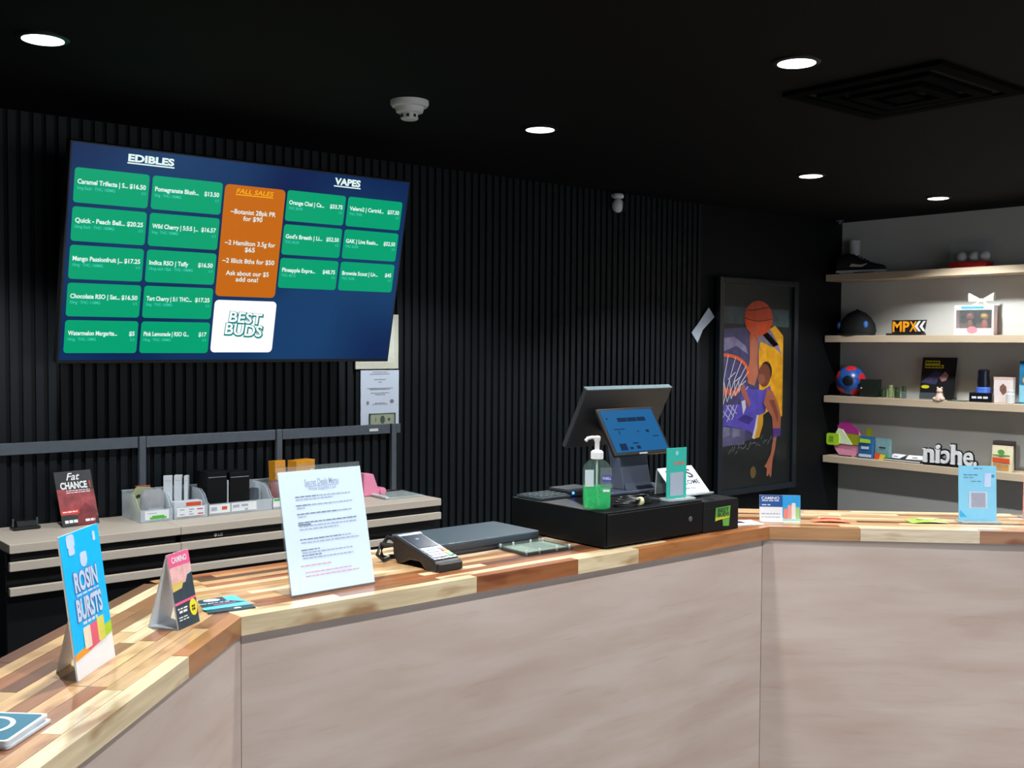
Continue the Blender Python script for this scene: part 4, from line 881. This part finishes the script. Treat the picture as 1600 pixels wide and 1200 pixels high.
# two closed laptops
def laptop(label, loc, rz, dims, m0):
    t = thing('closed_laptop', label, 'laptop', loc, rz, 'stacked laptops'); w_, d_, h_ = dims
    MB().prism(rrect(-w_/2, w_/2, 0, d_, .012), 0, h_*.58).build('base', mat('laptop_dark', (42, 46, 54), .4, var=.04), t, bevel=.0015)
    MB().prism(rrect(-w_/2, w_/2, 0, d_, .012), h_*.62, h_).build('lid', m0, t, bevel=.0015)
    MB().box(-w_/2+.03, w_/2-.03, d_-.012, d_-.001, h_*.3, h_*.75).build('hinge', BLKP, t)
    MB().box(-w_/2+.012, w_/2-.012, .0006, .004, h_*.56, h_*.64).build('lid_gap', BLKS, t)
    return t
LID = mat('laptop_slate', (62, 76, 86), .35, var=.04, metal=.2)
laptop('lower dark closed laptop under the slate one', (1.800, 2.215, ZT), 0, (.33, .19, .014), mat('laptop_dark_lid', (46, 52, 62), .4))
laptop('upper slate closed laptop on the counter behind the card terminal', (1.778, 2.208, ZT+.0145), 0, (.362, .205, .019), LID)
# glass coin tray
t = thing('acrylic_slab', 'clear screwed acrylic slab with a greenish note inside, by the laptops', 'slab', (1.885, 2.085, ZT), -2)
EDGE = mat('slab_edge', (60, 62, 62), .2, alpha=.6)
MB().box(-.083, .083, 0, .128, 0, .006).build('lower_plate', EDGE, t, bevel=.001); MB().box(-.083, .083, 0, .128, .0065, .0125).build('upper_plate', mat('slab_top', (120, 134, 128), .08, alpha=.25, spec=.6), t, bevel=.001)
MB().box(-.07, .07, .012, .116, .0061, .0064).build('note', mat('slab_note', (168, 190, 170), .4, var=.1), t); MB().box(-.02, .05, .03, .1, .0064, .00645).build('note_print', mat('slab_note_dark', (130, 152, 136), .4, var=.1), t)
for x in (-.074, -.03, .03, .074):
    for y in (.008, .12): MB().lathe([(.0028, 0), (.0028, .0128), (.002, .0134)], 10, x, y).build('screw', WPLA, t)

# cash drawer
t = thing('cash_drawer', 'wide black steel cash drawer at the right of the middle counter run', 'cash drawer', (2.026, 2.016, ZT), 0)
DB = mat('drawer_black', (7, 8, 9), .45, var=.08, scale=80, spec=.2)
MB().box(.0, .398, .006, .395, .004, .099).build('cabinet', DB, t, bevel=.002); MB().box(.004, .394, .0, .006, .008, .094).build('drawer_front', DB, t, bevel=.0015)
MB().lathe([(.008, -.002), (.008, .0), (.006, .002)], 14).build('lock', STEEL, t, (.34, -.0, .05), (R(90), 0, 0))
for x in (.03, .36):
    for y in (.04, .35): MB().lathe([(.012, 0), (.012, .004)], 12, x, y).build('foot', BLKP, t)
ZD = ZT+.0995
t = thing('logo_box', 'black box with a green and yellow sticker beside the cash drawer', 'box', (2.430, 2.022, ZT), -2)
MB().box(.0, .156, .0, .17, 0, .092).build('case', mat('box_black', (12, 14, 16), .5, var=.05, spec=.25), t, bevel=.002); MB().box(-.0005, .1565, -.0005, .1705, .07, .071).build('lid_line', BLKP, t)
st = MB().prism_y([(.050, .030), (.082, .037), (.086, .014), (.112, .012), (.118, .072), (.054, .070)], -.0016, -.0006).build('sticker', mat('sticker_green', (96, 164, 60), .45, var=.1), t)
MB().flat([(.052,.032),(.114,.038),(.114,.046),(.052,.042)], -.002).build('sticker_stripe', mat('sticker_yellow', (206, 196, 50), .45), st)
m = MB(); add_text(m, 'BEST', .086, .056, .017, .05, 'C', -.0022, .03); add_text(m, 'BUDS', .086, .042, .017, .05, 'C', -.0022, .03); m.build('lettering', mat('sticker_ink', (24, 50, 30), .5), st)

# POS terminal: staff display seen from behind, customer display in front, on one stand
t = thing('pos_terminal', 'point-of-sale stand with a blue customer screen and a large rear display', 'till', (2.40, 2.22, ZD), 0)
GM = mat('pos_grey', (74, 80, 96), .4, var=.05)
MB().prism(rrect(-.13, .15, .01, .17, .02), 0.0, .010).build('base', GM, t, bevel=.003)
MB().prism_x([(.035, .010), (.085, .010), (.115, .19), (.075, .19)], -.062, .062).build('neck', GM, t, bevel=.004)
MB().prism_x([(.022, .010), (.034, .010), (.038, .03)], -.058, .058).build('neck_foot', GM, t, bevel=.002)
cs = MB().box(-.124, .124, 0, .012, -.004, .157).build('customer_display', BLKP, t, (-.013, .0, .124), (math.atan2(-.08, .126), 0, 0), bevel=.003)
MB().flat([(-.114,.006),(.114,.006),(.114,.149),(-.114,.149)], -.0008).build('customer_screen', screen_mat('pos_blue', (30, 98, 152), 1.), cs)
m = MB(); rng = random.Random(4)
for a, b, c, d in ((-.055, -.014, .108, .122), (-.012, .028, .108, .122), (.030, .068, .108, .122), (-.10, -.094, .118, .124), (-.09, -.06, .012, .035), (-.05, -.036, .014, .022), (-.02, -.004, .014, .025), (-.03, -.006, .032, .036), (.048, .062, .068, .077), (.01, .016, .07, .075), (-.085, -.04, .082, .085), (-.07, -.066, .066, .078), (.07, .095, .052, .055)): m.flat([(a,c),(b,c),(b,d),(a,d)], -.0014)
m.build('screen_content', screen_mat('pos_navy', (18, 44, 78), 1.), cs)
MB().box(-.02, .015, -.001, .0, -.003, .002).build('maker_plate', mat('plate_silver', (150, 156, 164), .3), cs)
md = MB().box(-.19, .19, -.012, .006, 0, .206).build('staff_display', mat('pos_back', (48, 48, 50), .5, var=.04), t, (.023, .196, .137), (math.atan2(.095, .18), 0, 0), bevel=.003)
MB().box(-.19, .19, -.012, .007, .2055, .208).build('top_edge', mat('edge_silver', (150, 172, 178), .25, metal=.5), md); MB().flat([(-.18,.01),(.18,.01),(.18,.196),(-.18,.196)], .0068).build('staff_screen', screen_mat('pos_staff', (60, 90, 120), .6), md)
MB().box(-.05, .05, -.09, -.011, .05, .09).build('bracket', BLKP, md)

# hand sanitizer
t = thing('sanitizer_bottle', 'pump bottle of green hand sanitizer on the left front of the cash drawer', 'bottle', (2.050, 2.080, ZD), -36)
def rr(w_, d_, z): return [(x, y, z) for x, y in rrect(-w_/2, w_/2, -d_/2, d_/2, min(w_, d_)*.28, 5)]
MB().loft([rr(.064, .036, 0), rr(.074, .046, .006), rr(.076, .048, .03), rr(.076, .048, .108), rr(.070, .044, .122), rr(.046, .034, .134), rr(.030, .028, .138)]).build('bottle', mat('clear_bottle', (130, 160, 148), .05, alpha=.12, spec=.7), t, smooth=True)
MB().loft([rr(.062, .034, .003), rr(.071, .043, .008), rr(.073, .045, .03), rr(.073, .045, .066)]).build('gel', mat('gel_green', (6, 200, 104), .12, alpha=.62, var=.1, scale=25, spec=.5), t, smooth=True)
MB().flat([(-.036,.066),(-.012,.066),(-.012,.112),(-.036,.112)], -.0246).build('back_label', mat('label_pale', (176, 188, 190), .4), t)
lb = MB().flat([(.006,.064),(.037,.064),(.037,.118),(.006,.118)], -.0248).build('front_label', mat('label_grey', (104, 110, 122), .35, alpha=.6), t)
MB().flat([(.012,.080),(.036,.080),(.036,.096),(.012,.096)], -.0253).build('logo_patch', mat('logo_blue', (52, 62, 150), .4), lb)
m = MB(); add_text(m, 'PURELL', .024, .085, .010, .022, 'C', -.0258, .01); words(m, .014, .034, .052, .006, -.0254, (.006, .01), .001); m.build('lettering', WPLA, lb)
MB().lathe([(.0145, .138), (.0175, .140), (.0175, .158), (.012, .163)], 20).build('collar', WPLA, t, smooth=True); MB().lathe([(.0065, .160), (.0065, .186), (.009, .190), (.0095, .199), (.006, .202)], 16).build('pump_stem', WPLA, t, smooth=True)
MB().tube([(.004, 0, .196), (-.014, -.0, .198), (-.026, -.0, .195), (-.032, -.0, .188)], .0048, 10).build('spout', WPLA, t, smooth=True); MB().tube([(0, 0, .14), (.0, .0, .06), (.006, 0, .008)], .0028, 8).build('dip_tube', mat('tube_clear', (190, 205, 200), .2, alpha=.7), t)
# teal sign stand, tips card, cables, router
t = thing('teal_sign', 'narrow teal card stand on the right of the cash drawer', 'sign', (2.357, 2.062, ZD), -6)
TEAL = mat('sign_teal', (44, 178, 160), .35, var=.03)
MB().box(-.045, .06, -.018, .03, 0, .007).build('acrylic_base', mat('base_acrylic', (186, 196, 196), .08, alpha=.55, spec=.7), t, bevel=.002)
o = MB().box(-.038, .038, 0, .003, .007, .153).build('card', TEAL, t); MB().flat([(-.026,.014),(.026,.014),(.026,.082),(-.026,.082)], -.0006).build('blank_panel', mat('panel_grey', (164, 172, 186), .45, var=.06, scale=200), o)
m = MB(); m.flat(ellipse(.0, .138, .006, .007, 14), -.0006); m.build('emblem', mat('emblem_pale', (150, 200, 210), .4), o); m = MB(); words(m, -.012, .03, .103, .010, -.0006, (.008, .014)); m.build('print', mat('print_rust', (176, 120, 104), .4), o)
t = thing('tips_card', 'white slanted TIPS WELCOME card behind the teal sign', 'sign', (2.484, 2.110, ZD), 0)
o = MB().prism_y([(-.078, 0), (.078, 0), (.078, .103), (-.078, .103)], -.001, .002).build('card', mat('tips_white', (226, 232, 240), .45, var=.01), t, (0, 0, .004), (math.atan2(-.072, .072), 0, 0))
m = MB(); add_text(m, 'TIPS', .0, .058, .046, .110, 'C', -.0016, .03); add_text(m, 'WELCOME', 0, .034, .022, .126, 'C', -.0016, .02); add_text(m, 'thank you!', 0.0, .016, .014, .06, 'C', -.0016, .0); m.build('lettering', mat('tips_ink', (60, 66, 80), .5), o)
MB().box(-.081, .081, -.016, .004, 0, .004).build('acrylic_lip', mat('base_acrylic', (186, 196, 196)), t, bevel=.001); MB().prism_x([(.074, .072), (.078, .072), (.084, 0), (.08, 0)], -.076, .076).build('back_leg', mat('base_acrylic', (186, 196, 196)), t)
t = thing('router', 'flat black network box with a glowing blue light behind the sanitizer', 'router', (2.215, 2.345, ZD), 0)
MB().box(-.058, .05, -.05, .05, 0, .018).build('case', BLKP, t, bevel=.003); MB().box(-.056, .048, -.048, .048, .018, .020).build('top_cover', mat('router_grey', (70, 74, 80), .3), t)
MB().sphere((-.052, -.052, .012), .004).build('status_light', screen_mat('led_blue', (40, 110, 255), 6.), t)
t = thing('keypad_plate', 'flat dark keypad lying at the left rear of the cash drawer', 'keypad', (2.105, 2.345, ZD), 0)
MB().box(-.07, .045, -.055, .055, 0, .008).build('plate', mat('plate_slate', (50, 58, 62), .3, var=.1), t, bevel=.002)
kk = MB().box(-.009, .009, -.007, .007, 0, .003).mesh('key'); kk.materials.append(mat('key_slate', (66, 76, 80), .3))
for r in range(4):
    for c in range(5): put('key', kk, None, t, (-.055+.022*c, -.036+.024*r, .008))
t = thing('cable_bundle', 'coiled black cables with a cream tie on the front of the cash drawer', 'cable', (2.20, 2.085, ZD), 0)
for k in range(4):
    MB().tube([((.05-.006*k)*math.cos(R(a))*1.5-.0, (.022+.003*k)*math.sin(R(a)), .006+.005*k+.003*math.sin(R(2*a+40*k))) for a in range(0, 375, 15)], .003, 6).build('cable_loop', BLKP, t, smooth=True)
MB().tube([(.06, 0, .01), (.085, -.02, .006), (.11, .0, .005), (.10, .04, .006), (.13, .06, .006)], .003, 6).build('cable_end', BLKP, t, smooth=True)
MB().lathe([(.010, -.006), (.012, -.005), (.012, .005), (.010, .006)], 14).build('tie', mat('tie_cream', (206, 196, 150), .6), t, (.0, -.026, .012), (0, R(90), 0), smooth=True)
# right run of the counter
t = thing('white_leaflet', 'white leaflet with a dark print lying right of the logo box', 'leaflet', (2.675, 2.058, ZT), -20)
MB().prism([(-.07, -.03), (.04, -.04), (.045, .04), (-.065, .05)], 0, .002).build('sheet', WHITE, t); MB().flat_h([(-.06,.0),(.0,-.005),(.0,.03),(-.055,.035)], .0023).build('print', mat('leaflet_navy', (48, 48, 70), .4), t)
t = thing('counter_card', 'blue and white counter card at the right bend of the counter', 'display card', (2.785, 2.010, ZT), -44)
o = MB().box(-.063, .063, 0, .003, 0, .082).build('card', WGLO, t, (0, 0, .001), (R(-4), 0, 0))
MB().flat([(-.063,.045),(.008,.045),(.008,.082),(-.063,.082)], -.0005).build('navy_field', mat('card_navy', (28, 84, 156), .4), o); MB().flat([(.008,.012),(.063,.012),(.063,.082),(.008,.082)], -.0005).build('sky_field', mat('card_azure', (44, 158, 224), .4, var=.05), o); MB().flat([(.008,.0),(.063,.0),(.063,.012),(.008,.012)], -.0005).build('mint_field', mat('card_mint', (160, 206, 190), .4), o)
for x, h, c in ((.012, .04, (226, 130, 110)), (.024, .052, (230, 150, 140)), (.036, .058, (226, 226, 226)), (.048, .045, (170, 200, 110))): MB().flat(rrect(x, x+.012, .008, h, .003), -.001).build('packet_picture', mat('cc_%d_%d' % c[:2], c, .4, var=.1), o)
m = MB(); add_text(m, 'CAMINO', -.030, .068, .013, .055, 'C', -.001, .02); words(m, -.056, .0, .063, .0025, -.001); words(m, -.056, -.03, .05, .003, -.001); m.build('lettering', WGLO, o); m = MB(); words(m, -.058, .0, .022, .003, -.001); words(m, -.058, .0, .012, .002, -.001); m.build('lettering', INKL, o)
MB().box(-.06, .06, -.012, .022, 0, .0015).build('base', WGLO, t); MB().prism_x([(.004, .0015), (.02, .0015), (.007, .05)], -.01, .01).build('stand_leg', WGLO, t)
def wrapper(name, label, loc, rz, L_, W_, rgb, rgb2):
    t = thing(name, label, 'wrapper', loc, rz); rings = []
    for k in range(7):
        x = -L_/2+L_*k/6; h = (.0015, .006, .009, .010, .009, .006, .0015)[k]
        rings.append([(x, W_/2*math.cos(R(a))*(1 if k not in (0, 6) else 1.02), h/2*(1+math.sin(R(a)))+.0002) for a in range(0, 360, 30)])
    MB().loft(rings).build('wrapper_body', mat(name+'_film', rgb, .3, var=.25, scale=40), t, smooth=True)
    MB().prism(ellipse(0, 0, L_*.28, W_*.25, 18), .0096, .0104).build('wrapper_print', mat(name+'_print', rgb2, .35, var=.1), t)
wrapper('orange_wrapper', 'crumpled orange-red snack wrapper on the right counter run', (2.915, 1.915, ZT), -48, .115, .05, (222, 120, 88), (206, 70, 50))
wrapper('green_wrapper', 'lime green foil packet lying on the right counter run', (3.15, 1.722, ZT), -40, .115, .07, (160, 190, 80), (200, 210, 150))
t = thing('blue_sign', 'light blue card in a clear stand on the right counter run', 'sign', (3.264, 1.614, ZT), -42)
MB().box(-.058, .066, -.025, .04, 0, .006).build('acrylic_base', mat('base_acrylic', (186, 196, 196)), t, bevel=.002)
o = MB().box(-.058, .058, 0, .004, .006, .178).build('card', mat('sign_sky', (128, 202, 236), .35, var=.03), t, (0, 0, 0), (R(-4), 0, 0))
MB().flat([(-.028,.045),(.030,.045),(.030,.098),(-.028,.098)], -.0006).build('blank_panel', mat('panel_pale', (186, 208, 232), .4), o); MB().flat([(-.020,.048),(.024,.048),(.024,.093),(-.020,.093)], -.001).build('blank_panel', mat('panel_grey2', (158, 160, 180), .4, var=.08, scale=220), o)
MB().flat([(.020,.112),(.040,.112),(.042,.155),(.022,.155)], -.0006).build('pale_strip', mat('strip_lilac', (196, 214, 246), .4), o); MB().flat([(-.055,.018),(-.034,.018),(-.055,.04)], -.0006).build('corner_print', mat('print_azure', (40, 176, 226), .4), o)
m = MB(); words(m, -.012, .016, .168, .003, -.0008); words(m, -.044, .0, .148, .003, -.0008); words(m, -.044, -.012, .14, .0025, -.0008); words(m, -.02, .01, .128, .0025, -.0008); m.flat(ellipse(.047, .146, .005, .005, 12), -.0008); m.build('print', mat('print_slate', (84, 130, 160), .4), o)
t = thing('pink_sign', 'salmon pink card in a clear stand at the right edge of the picture', 'sign', (3.505, 1.527, ZT), -44)
MB().box(-.058, .062, -.025, .04, 0, .006).build('acrylic_base', mat('base_acrylic', (186, 196, 196)), t, bevel=.002); o = MB().box(-.055, .055, 0, .004, .006, .152).build('card', mat('sign_salmon', (238, 160, 144), .35, var=.03), t); MB().flat([(-.04,.02),(.04,.02),(.04,.06),(-.04,.06)], -.0006).build('print', mat('sign_rose', (230, 130, 150), .4), o)
